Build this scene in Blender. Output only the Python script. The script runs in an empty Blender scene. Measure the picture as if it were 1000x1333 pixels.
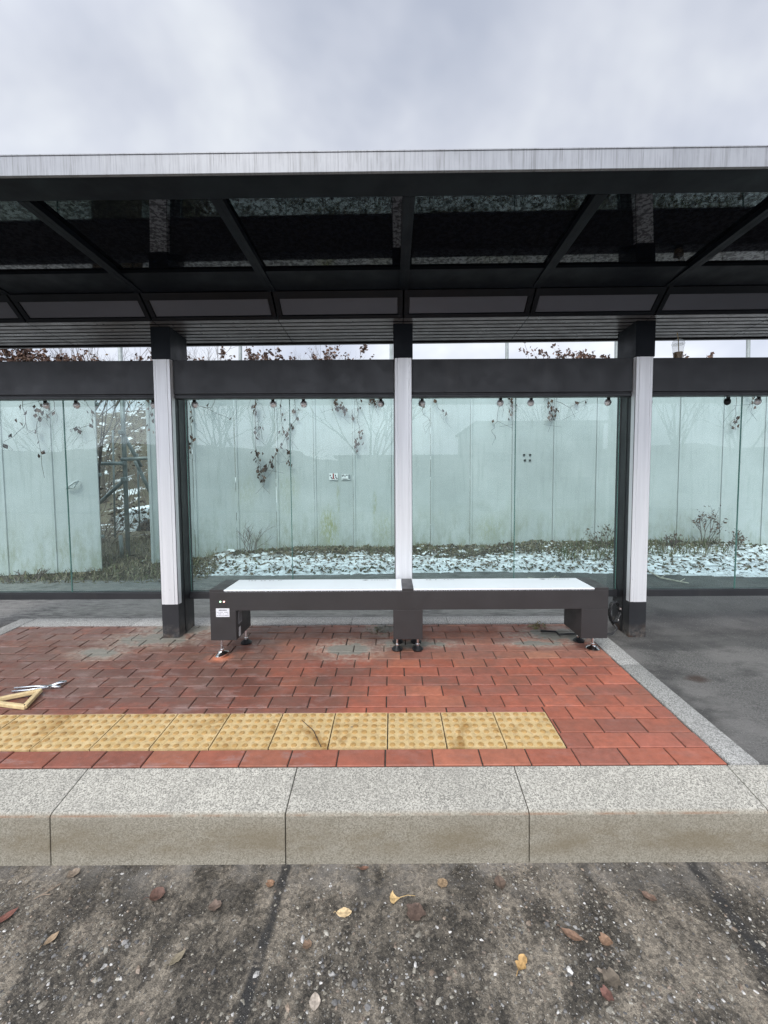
import bpy, bmesh, math, random
from mathutils import Vector, Matrix, Euler, noise as mnoise
R = random.Random(7)
sc = bpy.context.scene
COL = sc.collection
# ------------------------------------------------------------------ camera model
F, CX, CY, TH, ROLL = 550.0, 511.0, 656.0, math.radians(3.25), 0.0055
ST, CT = math.sin(TH), math.cos(TH)
CAMZ = 1.613

def unroll(px, py):
    dx, dy = px - CX, py - CY
    return CX + dx * math.cos(ROLL) - dy * math.sin(ROLL), CY + dy * math.cos(ROLL) + dx * math.sin(ROLL)

def P(px, py, Y):
    """world point seen at photo pixel (px,py) at depth Y"""
    px, py = unroll(px, py)
    r = (CY - py) / F
    Z = Y * (r * CT - ST) / (CT + r * ST)
    d = Y * CT - Z * ST
    return Vector(((px - CX) / F * d, Y, Z + CAMZ))

SL = 0.05
def zs(Y): return 0.1628 + SL * Y          # pavement plane
def G(px, py, off=0.0, slope=SL, z0=0.1628):
    """world point on a sloping ground plane under pixel"""
    ux, uy = unroll(px, py)
    r = (CY - uy) / F
    k = (r * CT - ST) / (CT + r * ST)
    Y = (z0 + off - CAMZ) / (k - slope)
    return P(px, py, Y)
def GR(px, py): return G(px, py, 0, 0.0, 0.0)   # on the road

# ------------------------------------------------------------------ mesh builder
class MB:
    def __init__(s): s.v = []; s.f = []; s.c = []; s.cur = (1, 1, 1)
    def face(s, idx): s.f.append(tuple(idx)); s.c.append(s.cur)
    def quad(s, *p):
        n = len(s.v); s.v += [tuple(q) for q in p]; s.face(range(n, n + len(p)))
    def box(s, x0, x1, y0, y1, z0, z1, m=None):
        n = len(s.v)
        p = [(x0,y0,z0),(x1,y0,z0),(x1,y1,z0),(x0,y1,z0),(x0,y0,z1),(x1,y0,z1),(x1,y1,z1),(x0,y1,z1)]
        if m is not None: p = [tuple(m @ Vector(q)) for q in p]
        s.v += p
        for q in ((0,3,2,1),(4,5,6,7),(0,1,5,4),(1,2,6,5),(2,3,7,6),(3,0,4,7)): s.face([n + i for i in q])
    def hexa(s, p):
        n = len(s.v); s.v += [tuple(q) for q in p]
        for q in ((0,3,2,1),(4,5,6,7),(0,1,5,4),(1,2,6,5),(2,3,7,6),(3,0,4,7)): s.face([n + i for i in q])
    def prism_x(s, prof, x0, x1):
        """profile [(y,z)] counterclockwise seen from +x"""
        n = len(s.v); k = len(prof)
        s.v += [(x0, y, z) for y, z in prof] + [(x1, y, z) for y, z in prof]
        s.face([n + i for i in reversed(range(k))]); s.face([n + k + i for i in range(k)])
        for i in range(k):
            j = (i + 1) % k; s.face([n + i, n + j, n + k + j, n + k + i])
    def prism_z(s, prof, z0, z1):
        n = len(s.v); k = len(prof)
        s.v += [(x, y, z0) for x, y in prof] + [(x, y, z1) for x, y in prof]
        s.face([n + i for i in reversed(range(k))]); s.face([n + k + i for i in range(k)])
        for i in range(k):
            j = (i + 1) % k; s.face([n + i, n + j, n + k + j, n + k + i])
    def tube(s, pts, r, n=6, cap=True):
        pts = [Vector(p) for p in pts]
        rs = r if isinstance(r, (list, tuple)) else [r] * len(pts)
        base = len(s.v); up = None
        for i, p in enumerate(pts):
            t = (pts[min(i + 1, len(pts) - 1)] - pts[max(i - 1, 0)])
            if t.length < 1e-9: t = Vector((0, 0, 1))
            t.normalize()
            if up is None: up = t.orthogonal().normalized()
            up = (up - t * up.dot(t))
            if up.length < 1e-6: up = t.orthogonal()
            up.normalize(); w = t.cross(up)
            for k in range(n):
                a = 2 * math.pi * k / n
                s.v.append(tuple(p + (up * math.cos(a) + w * math.sin(a)) * rs[i]))
        for i in range(len(pts) - 1):
            for k in range(n):
                a = base + i * n + k; b = base + i * n + (k + 1) % n
                s.face((a, b, b + n, a + n))
        if cap:
            s.face([base + k for k in reversed(range(n))])
            s.face([base + (len(pts) - 1) * n + k for k in range(n)])
    def lathe(s, prof, c, n=20, m=None):
        """profile [(r,z)] from bottom to top, about z through c"""
        base = len(s.v)
        for r, z in prof:
            for k in range(n):
                a = 2 * math.pi * k / n
                q = Vector((r * math.cos(a), r * math.sin(a), z))
                if m is not None: q = m @ q
                s.v.append(tuple(q + Vector(c)))
        for i in range(len(prof) - 1):
            for k in range(n):
                a = base + i * n + k; b = base + i * n + (k + 1) % n
                s.face((a, b, b + n, a + n))
        s.face([base + k for k in reversed(range(n))])
        s.face([base + (len(prof) - 1) * n + k for k in range(n)])
    def leaf(s, c, size, rot, w=0.5, bend=0.25):
        """small folded leaf"""
        m = rot.to_matrix() if hasattr(rot, 'to_matrix') else rot
        n = len(s.v); c = Vector(c)
        for q in ((0,-.5,0),(w*.5,-.05,bend*.5),(0,.5,.05),(-w*.5,-.05,bend*.5),(0,-.05,0)):
            s.v.append(tuple(c + m @ (Vector(q) * size)))
        s.face((n, n+1, n+4)); s.face((n+1, n+2, n+4)); s.face((n+2, n+3, n+4)); s.face((n+3, n, n+4))
    def lump(s, c, rx, ry, rz, jit=.25, rnd=R):
        n = len(s.v); c = Vector(c); a = rnd.random() * 6.28; ca, sa = math.cos(a), math.sin(a)
        for q in ((1,0,0),(.5,.87,0),(-.5,.87,0),(-1,0,0),(-.5,-.87,0),(.5,-.87,0),(.45,.3,.8),(-.5,.25,.75),(0,-.5,.8)):
            j = 1 + rnd.uniform(-jit, jit)
            x, y, z = q[0]*rx*j, q[1]*ry*j, q[2]*rz*j
            s.v.append((c.x + x*ca - y*sa, c.y + x*sa + y*ca, c.z + z))
        for q in ((0,1,6),(1,2,7,6),(2,3,7),(3,4,8,7),(4,5,8),(5,0,6,8),(6,7,8)): s.face([n + i for i in q])
    def build(s, name, mat, parent=None, bevel=0, smooth=False, seg=2):
        me = bpy.data.meshes.new(name)
        me.from_pydata(s.v, [], s.f)
        at = me.color_attributes.new('Col', 'FLOAT_COLOR', 'CORNER')
        buf = []
        for f, c in zip(s.f, s.c): buf += [c[0], c[1], c[2], 1.0] * len(f)
        at.data.foreach_set('color', buf)
        if bevel:
            bm = bmesh.new(); bm.from_mesh(me)
            bmesh.ops.remove_doubles(bm, verts=bm.verts, dist=1e-6)
            ed = [e for e in bm.edges if len(e.link_faces) == 2 and e.calc_face_angle(0) > .6]
            bmesh.ops.bevel(bm, geom=ed, offset=bevel, segments=seg, profile=.5, affect='EDGES', clamp_overlap=True)
            bm.to_mesh(me); bm.free()
        if smooth:
            me.polygons.foreach_set('use_smooth', [True] * len(me.polygons))
            if smooth != 'all': me.set_sharp_from_angle(angle=.6)
        me.materials.append(mat)
        o = bpy.data.objects.new(name, me); COL.objects.link(o)
        if parent is not None:
            o.parent = parent
            w = Vector((0, 0, 0)); q = parent
            while q is not None: w += q.location; q = q.parent
            o.location = -w
        return o

def tag(o, label, cat, group=None):
    o['label'] = label; o['category'] = cat
    if group: o['group'] = group
    return o
def thing(name, loc, label, cat, group=None):
    o = bpy.data.objects.new(name, None); COL.objects.link(o); o.location = loc; o.empty_display_size = .1
    return tag(o, label, cat, group)
def kind(o, k): o['kind'] = k; return o

# ------------------------------------------------------------------ materials
class NT:
    def __init__(s, name):
        s.m = bpy.data.materials.new(name); s.m.use_nodes = True
        s.t = s.m.node_tree; s.t.nodes.clear()
        s.out = s.t.nodes.new('ShaderNodeOutputMaterial')
        s._pos = None
    def add(s, typ, **kw):
        n = s.t.nodes.new(typ)
        for k, v in kw.items(): setattr(n, k, v)
        return n
    def link(s, a, b): s.t.links.new(a, b)
    def put(s, sock, v):
        if isinstance(v, bpy.types.NodeSocket): s.link(v, sock)
        elif isinstance(v, (tuple, list)) and len(v) == 3 and sock.type == 'RGBA': sock.default_value = (*v, 1)
        else: sock.default_value = v
    def pos(s):
        if s._pos is None: s._pos = s.add('ShaderNodeNewGeometry').outputs['Position']
        return s._pos
    def scaled(s, v, sc_):
        n = s.add('ShaderNodeMapping'); s.link(v, n.inputs['Vector']); n.inputs['Scale'].default_value = sc_; return n.outputs[0]
    def noise(s, scale, detail=3, rough=.55, vec=None, dist=0):
        n = s.add('ShaderNodeTexNoise'); s.link(vec or s.pos(), n.inputs['Vector'])
        n.inputs['Scale'].default_value = scale; n.inputs['Detail'].default_value = detail
        n.inputs['Roughness'].default_value = rough; n.inputs['Distortion'].default_value = dist
        return n.outputs['Fac']
    def voro(s, scale, out='Distance', vec=None, feature='F1'):
        n = s.add('ShaderNodeTexVoronoi', feature=feature); s.link(vec or s.pos(), n.inputs['Vector'])
        n.inputs['Scale'].default_value = scale; return n.outputs[out]
    def math(s, op, a, b=0.0, clamp=False):
        n = s.add('ShaderNodeMath', operation=op, use_clamp=clamp); s.put(n.inputs[0], a); s.put(n.inputs[1], b); return n.outputs[0]
    def map(s, v, a, b, c=0.0, d=1.0):
        n = s.add('ShaderNodeMapRange'); n.clamp = True; s.put(n.inputs[0], v)
        for i, x in zip((1, 2, 3, 4), (a, b, c, d)): s.put(n.inputs[i], x)
        return n.outputs[0]
    def mix(s, f, a, b, mode='MIX'):
        n = s.add('ShaderNodeMix', data_type='RGBA', blend_type=mode); s.put(n.inputs[0], f); s.put(n.inputs[6], a); s.put(n.inputs[7], b); return n.outputs[2]
    def xyz(s, v=None):
        n = s.add('ShaderNodeSeparateXYZ'); s.link(v or s.pos(), n.inputs[0]); return n.outputs
    def attr(s):
        n = s.add('ShaderNodeAttribute', attribute_name='Col'); return n.outputs['Color']
    def bump(s, h, strength=.5, dist=.01, normal=None):
        n = s.add('ShaderNodeBump'); s.put(n.inputs['Height'], h); n.inputs['Strength'].default_value = strength; n.inputs['Distance'].default_value = dist
        if normal is not None: s.link(normal, n.inputs['Normal'])
        return n.outputs[0]
    def bsdf(s, col, rough=.6, metal=0.0, spec=.5, normal=None, coat=0.0):
        n = s.add('ShaderNodeBsdfPrincipled')
        s.put(n.inputs['Base Color'], col); s.put(n.inputs['Roughness'], rough); s.put(n.inputs['Metallic'], metal)
        s.put(n.inputs['Specular IOR Level'], spec)
        if coat: n.inputs['Coat Weight'].default_value = coat; n.inputs['Coat Roughness'].default_value = .05
        if normal is not None: s.link(normal, n.inputs['Normal'])
        return n.outputs[0]
    def done(s, sh): s.link(sh, s.out.inputs['Surface']); return s.m

def dim(c, k): return tuple(x * k for x in c)
def simple(name, col, rough=.5, metal=0.0, spec=.5, var=.18, scale=6, bump=0.0, bscale=60, attr=False, rv=.1):
    n = NT(name)
    a = n.noise(scale, 5)
    f = n.map(a, .3, .7)
    c = n.mix(f, dim(col, 1 - var), dim(col, 1 + var))
    if attr: c = n.mix(1.0, c, n.attr(), 'MULTIPLY')
    rr = n.map(n.noise(scale * 2.3, 4), .3, .7, max(.02, rough - rv), min(1, rough + rv))
    nm = n.bump(n.noise(bscale, 4), bump, .004) if bump else None
    return n.done(n.bsdf(c, rr, metal, spec, nm))

M = {}
def m_steel():
    n = NT('charcoal_paint'); x, y, z = n.xyz()
    c = n.mix(n.map(n.noise(3, 5), .3, .7), (.021, .022, .0245), (.029, .030, .033))
    c = n.mix(n.map(n.noise(5, 6, .7, n.scaled(n.pos(), (1, 1, .2))), .55, .75, 0, .35), c, (.06, .058, .055))
    hgt = n.map(n.math('ADD', z, n.math('MULTIPLY', n.noise(14, 4), .12)), .40, .50, 1, 0)
    c = n.mix(n.math('MULTIPLY', hgt, n.map(n.noise(22, 5, .7), .40, .55, .1, .85)), c, n.mix(n.map(n.noise(9, 3), .45, .6), (.16, .15, .135), (.085, .05, .03)))
    return n.done(n.bsdf(c, n.map(n.noise(7, 4), .3, .7, .34, .52), 0, .4, n.bump(n.noise(300, 3), .05, .002)))
M['steel_dark'] = m_steel()
M['steel_black'] = simple('roof_black_paint', (.0035, .006, .010), .5, 0, .22, .2, 3, .04, 300)
M['bench_paint'] = simple('bench_paint', (.036, .033, .033), .45, 0, .4, .10, 4, .12, 500)
M['chrome'] = simple('chrome', (.7, .7, .7), .15, 1.0, .5, .05, 20)
M['steel_tool'] = simple('tool_steel', (.62, .63, .65), .25, 1.0, .5, .1, 60)
M['clamp'] = simple('clamp_satin', (.92, .92, .93), .22, .5, .5, .05, 30)
M['rubber'] = simple('black_rubber', (.012, .012, .013), .4, 0, .5, .2, 30)
M['wood'] = simple('pale_wood', (.60, .46, .25), .6, 0, .3, .22, 30, .2, 120)
M['leaf'] = simple('dry_leaf', (1, 1, 1), .7, 0, .3, .3, 60, .3, 200, attr=True)
M['twig'] = simple('dry_twig', (1, 1, 1), .85, 0, .2, .3, 30, .3, 150, attr=True)
M['pebble'] = simple('pebbles', (1, 1, 1), .55, 0, .5, .3, 150, .2, 400, attr=True)
M['plate'] = simple('printed_plate', (1, 1, 1), .45, 0, .4, .04, 40, attr=True)
M['galv'] = simple('galvanised_pipe', (.30, .33, .32), .5, .3, .5, .25, 9, .1, 100)
M['snow'] = simple('snow', (.90, .91, .92), .8, 0, .3, .06, 20, .5, 60)
M['diffuser'] = simple('light_diffuser', (.105, .115, .14), .55, 0, .3, .08, 2)
M['slat'] = simple('soffit_slat', (.095, .094, .098), .35, 0, .5, .12, 4)
M['bark'] = simple('bark', (.11, .095, .08), .9, 0, .2, .3, 14, .5, 60)
M['carpaint'] = simple('pale_car_paint', (.55, .60, .63), .3, 0, .5, .05, 3)
M['tar'] = simple('dark_glass', (.02, .025, .03), .1, 0, .5, .1, 3)

def led(name, col):
    n = NT(name); e = n.add('ShaderNodeEmission'); e.inputs[0].default_value = (*col, 1); e.inputs[1].default_value = 2.2
    return n.done(e.outputs[0])
M['led_green'] = led('led_green', (.55, 1, .6)); M['led_red'] = led('led_red', (1, .55, .5))

def m_glass(name, tint, veil=.05, f0=.04, dirt=True):
    n = NT(name)
    lw = n.add('ShaderNodeLayerWeight'); lw.inputs[0].default_value = .5
    f = n.math('ADD', n.math('MULTIPLY', n.math('POWER', lw.outputs['Facing'], 5.0), .96), f0)
    tr = n.add('ShaderNodeBsdfTransparent'); tr.inputs[0].default_value = (*tint, 1)
    gl = n.add('ShaderNodeBsdfGlossy'); gl.inputs[0].default_value = (1, 1, 1, 1); gl.inputs['Roughness'].default_value = .01
    df = n.add('ShaderNodeBsdfDiffuse'); df.inputs[0].default_value = (.62, .72, .70, 1)
    m0 = n.add('ShaderNodeMixShader')
    if dirt:
        g = n.map(n.noise(2.5, 6, .65), .35, .75, veil * .5, veil * 1.6)
        sp = n.map(n.noise(90, 2), .72, .8, 0, .25)
        n.put(m0.inputs[0], n.math('ADD', g, n.math('MULTIPLY', sp, n.map(n.noise(1.3, 3), .55, .75))))
    else: m0.inputs[0].default_value = veil
    n.link(tr.outputs[0], m0.inputs[1]); n.link(df.outputs[0], m0.inputs[2])
    m1 = n.add('ShaderNodeMixShader'); n.link(f, m1.inputs[0]); n.link(m0.outputs[0], m1.inputs[1]); n.link(gl.outputs[0], m1.inputs[2])
    return n.done(m1.outputs[0])
M['glass'] = m_glass('green_tinted_glass', (.84, .93, .915), .02, .030)
M['plastic'] = m_glass('clear_plastic', (.93, .93, .93), .06, .05, False)
M['glass_edge'] = simple('glass_edge', (.10, .22, .19), .15, 0, .6, .1, 5)

def m_white_post():
    n = NT('white_cover')
    st = n.noise(30, 4, .6, n.scaled(n.pos(), (1, 1, .03)))
    c = n.mix(n.map(st, .35, .7), (.82, .825, .835), (.70, .705, .715))
    sp = n.map(n.noise(45, 3), .68, .76)
    lo = n.map(n.xyz()[2], .5, .95, 1, 0)
    c = n.mix(n.math('MULTIPLY', sp, n.math('ADD', n.math('MULTIPLY', lo, .7), .15)), c, (.22, .17, .13))
    return n.done(n.bsdf(c, n.map(st, .3, .7, .3, .45), .25, spec=.5))
M['white'] = m_white_post()

def m_fascia():
    n = NT('fascia_aluminium')
    v = n.scaled(n.pos(), (1, .05, .02))
    a = n.noise(120, 3, .7, v); b = n.noise(30, 3, .6, n.scaled(n.pos(), (1, 1, .25)))
    streak = n.math('MULTIPLY', n.map(a, .44, .70), n.map(b, .30, .55))
    c = n.mix(n.map(n.noise(4, 4), .3, .7), (.26, .268, .285), (.325, .333, .35))
    c = n.mix(n.math('MULTIPLY', streak, .75), c, (.12, .12, .12))
    return n.done(n.bsdf(c, .45, .2))
M['fascia'] = m_fascia()

def m_ceiling():
    n = NT('dark_ceiling_glass')
    bl = n.map(n.noise(42, 4, .6, dist=.6), .44, .54)
    col = n.mix(bl, (.002, .003, .006), (.004, .005, .007))
    return n.done(n.bsdf(col, .035, 0, n.map(bl, 0, 1, .55, .10)))
M['ceiling'] = m_ceiling()

def m_brick():
    n = NT('red_paver')
    x, y, z = n.xyz()
    base = n.mix(1.0, n.attr(), n.mix(n.map(n.noise(26, 5, .65), .3, .7), (.80, .80, .80), (1.15, 1.15, 1.15)), 'MULTIPLY')
    # fine sandy grain and scuffs
    base = n.mix(n.map(n.noise(320, 2), .55, .75, 0, .35), base, (.42, .24, .19))
    # dark soaked area, mostly to the left and under the bench front
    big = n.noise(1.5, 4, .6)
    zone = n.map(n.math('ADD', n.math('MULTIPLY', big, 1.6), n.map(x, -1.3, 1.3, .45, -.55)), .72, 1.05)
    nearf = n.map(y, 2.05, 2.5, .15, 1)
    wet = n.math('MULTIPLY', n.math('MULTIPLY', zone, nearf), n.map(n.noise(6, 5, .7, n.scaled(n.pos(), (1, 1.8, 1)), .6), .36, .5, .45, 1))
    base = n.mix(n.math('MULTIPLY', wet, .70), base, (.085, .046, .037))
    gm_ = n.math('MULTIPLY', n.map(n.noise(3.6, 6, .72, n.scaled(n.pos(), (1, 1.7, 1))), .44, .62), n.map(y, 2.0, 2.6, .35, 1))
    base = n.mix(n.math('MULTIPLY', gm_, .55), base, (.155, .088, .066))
    # pale smears paint the whitish sheen of wet bricks into the colour
    wet_sheen = n.map(n.noise(6, 7, .72, n.scaled(n.pos(), (1, 2.6, 1))), .53, .63)
    base = n.mix(n.math('MULTIPLY', wet_sheen, n.math('ADD', n.math('MULTIPLY', zone, .30), .14)), base, (.30, .205, .185))
    # dried cement spills
    def blob(cx, cy, rx, ry):
        dx = n.math('DIVIDE', n.math('SUBTRACT', x, cx), rx); dy = n.math('DIVIDE', n.math('SUBTRACT', y, cy), ry)
        return n.math('SQRT', n.math('ADD', n.math('MULTIPLY', dx, dx), n.math('MULTIPLY', dy, dy)))
    d = None
    for b in CEM:
        q = blob(*b); d = q if d is None else n.math('MINIMUM', d, q)
    dd = n.math('ADD', d, n.math('MULTIPLY', n.math('SUBTRACT', n.noise(9, 5, .65), .5), 2.2))
    halo = n.map(dd, .8, 1.8, 1, 0)
    core = n.map(dd, .72, .95, 1, 0)
    fl = n.map(n.noise(40, 4), .35, .62)
    base = n.mix(n.math('MULTIPLY', n.math('MULTIPLY', halo, fl), .85), base, (.40, .35, .29))
    base = n.mix(core, base, n.mix(n.noise(60, 3), (.16, .15, .125), (.25, .235, .20)))
    # orange patch in the brick colour by the bench foot
    od = blob(ORANGE_PATCH[0], ORANGE_PATCH[1], .09, .07)
    base = n.mix(n.map(n.math('ADD', od, n.math('SUBTRACT', n.noise(30, 3), .5)), .3, 1.2, .85, 0), base, (.62, .20, .10))
    ro = n.map(n.math('ADD', n.math('MULTIPLY', n.noise(5, 5, .65), 1.0), n.math('MULTIPLY', wet, -.18)), .28, .62, .3, .8)
    h = n.math('ADD', n.noise(180, 3), n.math('MULTIPLY', n.noise(30, 3), 1.5))
    return n.done(n.bsdf(base, ro, 0, .45, n.bump(h, .25, .004)))

def m_granite(name, tone, stain):
    n = NT(name)
    g1 = n.noise(420, 2, .7); g2 = n.voro(225, 'Color')
    s2 = n.add('ShaderNodeSeparateColor'); n.link(g2, s2.inputs[0])
    g = n.math('ADD', n.math('MULTIPLY', g1, .5), n.math('MULTIPLY', s2.outputs[0], .8))
    c = n.mix(n.map(g, .22, 1.02), dim(tone, .40), dim(tone, 1.52))
    c = n.mix(1.0, c, n.attr(), 'MULTIPLY')
    c = n.mix(n.map(n.noise(4.5, 6, .7), .42, .68, 0, .4), c, dim(tone, .62))
    if stain:
        x, y, z = n.xyz()
        band = n.math('MULTIPLY', n.map(z, .02, .07, 0, 1), n.map(z, .12, .20, 1, 0))
        st = n.math('MULTIPLY', band, n.map(n.noise(3.2, 6, .7, n.scaled(n.pos(), (1, 1, 2.2))), .36, .58))
        fr = n.map(y, 1.70, 1.715, 1, 0)
        c = n.mix(n.math('MULTIPLY', n.math('MULTIPLY', st, fr), .65), c, (.135, .096, .048))
        c = n.mix(n.math('MULTIPLY', fr, .58), c, (.20, .172, .118))
        rust = n.math('MULTIPLY', n.map(n.math('ABSOLUTE', n.math('SUBTRACT', z, .208)), .0, .006, 1, 0), n.map(n.noise(7, 4), .42, .6))
        c = n.mix(n.math('MULTIPLY', rust, .6), c, (.20, .09, .04))
    return n.done(n.bsdf(c, .7, 0, .35, n.bump(g, .35, .002)))

def m_road():
    n = NT('road_asphalt')
    x, y, z = n.xyz()
    v = n.scaled(n.pos(), (1, .55, 1))
    a = n.noise(3.2, 6, .68, v, .4); b = n.noise(13, 5, .7, v)
    dusty = n.map(n.math('ADD', n.math('MULTIPLY', a, .7), n.math('MULTIPLY', b, .45)), .535, .645)
    c = n.mix(n.map(n.noise(75, 4, .7), .3, .7), (.020, .018, .015), (.088, .078, .064))
    c = n.mix(n.math('MULTIPLY', dusty, .92), c, n.mix(n.noise(60, 4, .7), (.12, .104, .084), (.275, .245, .203)))
    gr = n.noise(210, 3, .8)
    ag = n.add('ShaderNodeSeparateColor'); n.link(n.voro(95, 'Color'), ag.inputs[0])
    c = n.mix(1.0, c, n.mix(ag.outputs[0], (.55, .54, .53), (1.5, 1.47, 1.42)), 'MULTIPLY')
    c = n.mix(1.0, c, n.mix(n.map(gr, .32, .68), (.50, .49, .48), (1.55, 1.53, 1.48)), 'MULTIPLY')
    # pale silt against the kerb, dark recut lines running to the kerb
    silt = n.math('MULTIPLY', n.map(y, 1.50, 1.68, 0, 1), n.map(n.noise(6, 5, .7), .42, .62))
    c = n.mix(n.math('MULTIPLY', silt, .6), c, (.22, .205, .185))
    for (xa, ya, xb, yb, w) in CUTS:
        k = (xb - xa) / (yb - ya)
        dx = n.math('ABSOLUTE', n.math('SUBTRACT', n.math('SUBTRACT', x, xa), n.math('MULTIPLY', n.math('SUBTRACT', y, ya), k)))
        dx = n.math('ADD', dx, n.math('MULTIPLY', n.math('SUBTRACT', n.noise(26, 4), .5), .03))
        ln = n.map(dx, w * .5, w, 1, 0)
        c = n.mix(n.math('MULTIPLY', ln, n.map(n.noise(14, 5, .7), .30, .52, .25, .95)), c, (.026, .025, .024))
    ch = n.voro(150, 'Color'); sp = n.add('ShaderNodeSeparateColor'); n.link(ch, sp.inputs[0])
    chip = n.math('MULTIPLY', n.map(sp.outputs[0], .80, .84), n.map(n.voro(150), .18, .30, 1, 0))
    c = n.mix(chip, c, n.mix(sp.outputs[1], (.12, .11, .095), (.40, .38, .34)))
    h = n.math('ADD', n.math('ADD', n.noise(110, 5, .7), n.math('MULTIPLY', gr, .8)), n.math('MULTIPLY', n.noise(22, 4), 1.4))
    return n.done(n.bsdf(c, n.map(n.noise(18, 4), .3, .7, .45, .85), 0, .4, n.bump(h, .7, .008)))

def m_asphalt():
    n = NT('rear_asphalt')
    x, y, z = n.xyz()
    c = n.mix(n.map(n.noise(120, 4, .7), .3, .7), (.035, .034, .032), (.225, .218, .205))
    c = n.mix(n.map(n.noise(2.2, 5, .65), .42, .62, 0, .7), c, (.20, .192, .18))
    c = n.mix(n.map(n.noise(1.3, 5, .65, n.scaled(n.pos(), (1, 1.6, 1))), .50, .62, 0, .65), c, (.035, .034, .033))
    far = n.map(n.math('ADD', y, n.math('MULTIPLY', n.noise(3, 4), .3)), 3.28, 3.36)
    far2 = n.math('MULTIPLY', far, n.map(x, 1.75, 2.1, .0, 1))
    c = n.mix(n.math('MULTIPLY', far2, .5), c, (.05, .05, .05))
    c = n.mix(n.math('MULTIPLY', n.math('MULTIPLY', n.map(y, 3.7, 3.85), n.map(x, 1.9, 1.6)), n.map(n.noise(11, 5, .7, n.scaled(n.pos(), (.6, 2.2, 1))), .35, .62)), c, (.24, .232, .218))
    rs = n.math('SQRT', n.math('ADD', n.math('POWER', n.math('DIVIDE', n.math('SUBTRACT', x, SPOT[0]), .09), 2.0), n.math('POWER', n.math('DIVIDE', n.math('SUBTRACT', y, SPOT[1]), .055), 2.0)))
    c = n.mix(n.map(n.math('ADD', rs, n.math('SUBTRACT', n.noise(20, 3), .5)), .4, 1.1, .8, 0), c, (.05, .028, .018))
    ch = n.voro(110, 'Color'); sp = n.add('ShaderNodeSeparateColor'); n.link(ch, sp.inputs[0])
    chip = n.math('MULTIPLY', n.map(sp.outputs[0], .86, .9), n.map(n.voro(110), .15, .3, 1, 0))
    c = n.mix(chip, c, (.33, .31, .29))
    h = n.math('ADD', n.noise(150, 5, .75), n.math('MULTIPLY', n.noise(30, 3), .8))
    return n.done(n.bsdf(c, .75, 0, .35, n.bump(h, .9, .01)))

def m_tactile():
    n = NT('tactile_yellow')
    c = n.mix(n.map(n.noise(14, 5, .65), .3, .7), (.50, .355, .155), (.62, .465, .245))
    c = n.mix(n.map(n.noise(5, 5, .7, dist=.5), .53, .65, 0, .85), c, (.31, .18, .055))
    c = n.mix(n.map(n.noise(34, 5, .7), .48, .68, 0, .7), c, (.33, .235, .12))
    c = n.mix(n.map(n.noise(120, 4, .8), .56, .70, 0, .6), c, (.20, .14, .08))
    c = n.mix(n.map(n.noise(11, 3, .6), .72, .78, 0, .8), c, (.10, .09, .08))
    c = n.mix(1.0, c, n.attr(), 'MULTIPLY')
    return n.done(n.bsdf(c, n.map(n.noise(25, 4), .3, .7, .45, .75), 0, .4, n.bump(n.noise(200, 3), .25, .003)))

def m_fence():
    n = NT('fence_sheet')
    x, y, z = n.xyz()
    c = n.mix(n.map(n.noise(1.6, 5, .6), .3, .7), (.485, .51, .505), (.585, .605, .60))
    c = n.mix(1.0, c, n.attr(), 'MULTIPLY')
    dr = n.noise(16, 5, .65, n.scaled(n.pos(), (1, 1, .09)))
    c = n.mix(n.map(dr, .52, .72, 0, .35), c, (.33, .36, .33))
    lowz = n.map(n.math('ADD', z, n.math('MULTIPLY', n.noise(4, 5), .9)), .85, 1.75, 1, 0)
    al = n.noise(9, 6, .72, n.scaled(n.pos(), (1, 1, .35)))
    c = n.mix(n.math('MULTIPLY', n.math('MULTIPLY', lowz, n.map(al, .42, .62)), .7), c, (.24, .26, .15))
    mt = n.map(n.noise(38, 5, .75, n.scaled(n.pos(), (1, 1, .3))), .40, .58)
    for (bx, bz, rx, rz, am) in MOSS:
        q = n.math('SQRT', n.math('ADD', n.math('POWER', n.math('DIVIDE', n.math('SUBTRACT', x, bx), rx), 2.0), n.math('POWER', n.math('DIVIDE', n.math('SUBTRACT', z, bz), rz), 2.0)))
        q = n.math('ADD', q, n.math('MULTIPLY', n.math('SUBTRACT', al, .5), 1.8))
        c = n.mix(n.math('MULTIPLY', n.math('MULTIPLY', n.map(q, .35, 1.1, 1, 0), mt), am), c, n.mix(n.noise(30, 4), (.24, .26, .07), (.36, .37, .17)))
    return n.done(n.bsdf(c, n.map(dr, .3, .7, .4, .6), 0, .4, n.bump(n.noise(3, 3), .15, .02)))

def m_bank():
    n = NT('snowy_bank')
    x, y, z = n.xyz()
    c = n.mix(n.map(n.noise(40, 5, .75), .3, .7), (.05, .04, .028), (.19, .155, .105))
    c = n.mix(n.map(n.noise(17, 4), .5, .7, 0, .5), c, (.10, .115, .06))
    m = n.noise(21, 5, .72, n.scaled(n.pos(), (1, .8, 1)), .6)
    zone = n.math('MULTIPLY', n.map(x, -2.75, -2.4, 0, 1), n.map(n.math('ADD', y, n.math('MULTIPLY', n.noise(3, 3), .5)), 6.05, 6.45, 1, .1))
    far = n.map(y, 7.5, 9, 0, .9)
    sn = n.math('MAXIMUM', n.math('MULTIPLY', n.map(m, .38, .46), zone), n.math('MULTIPLY', far, n.map(n.noise(1.7, 5, .65), .56, .60)))
    c = n.mix(sn, c, (.88, .89, .90))
    return n.done(n.bsdf(c, .8, 0, .3, n.bump(n.math('ADD', m, n.noise(80, 4)), .8, .03)))

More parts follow.
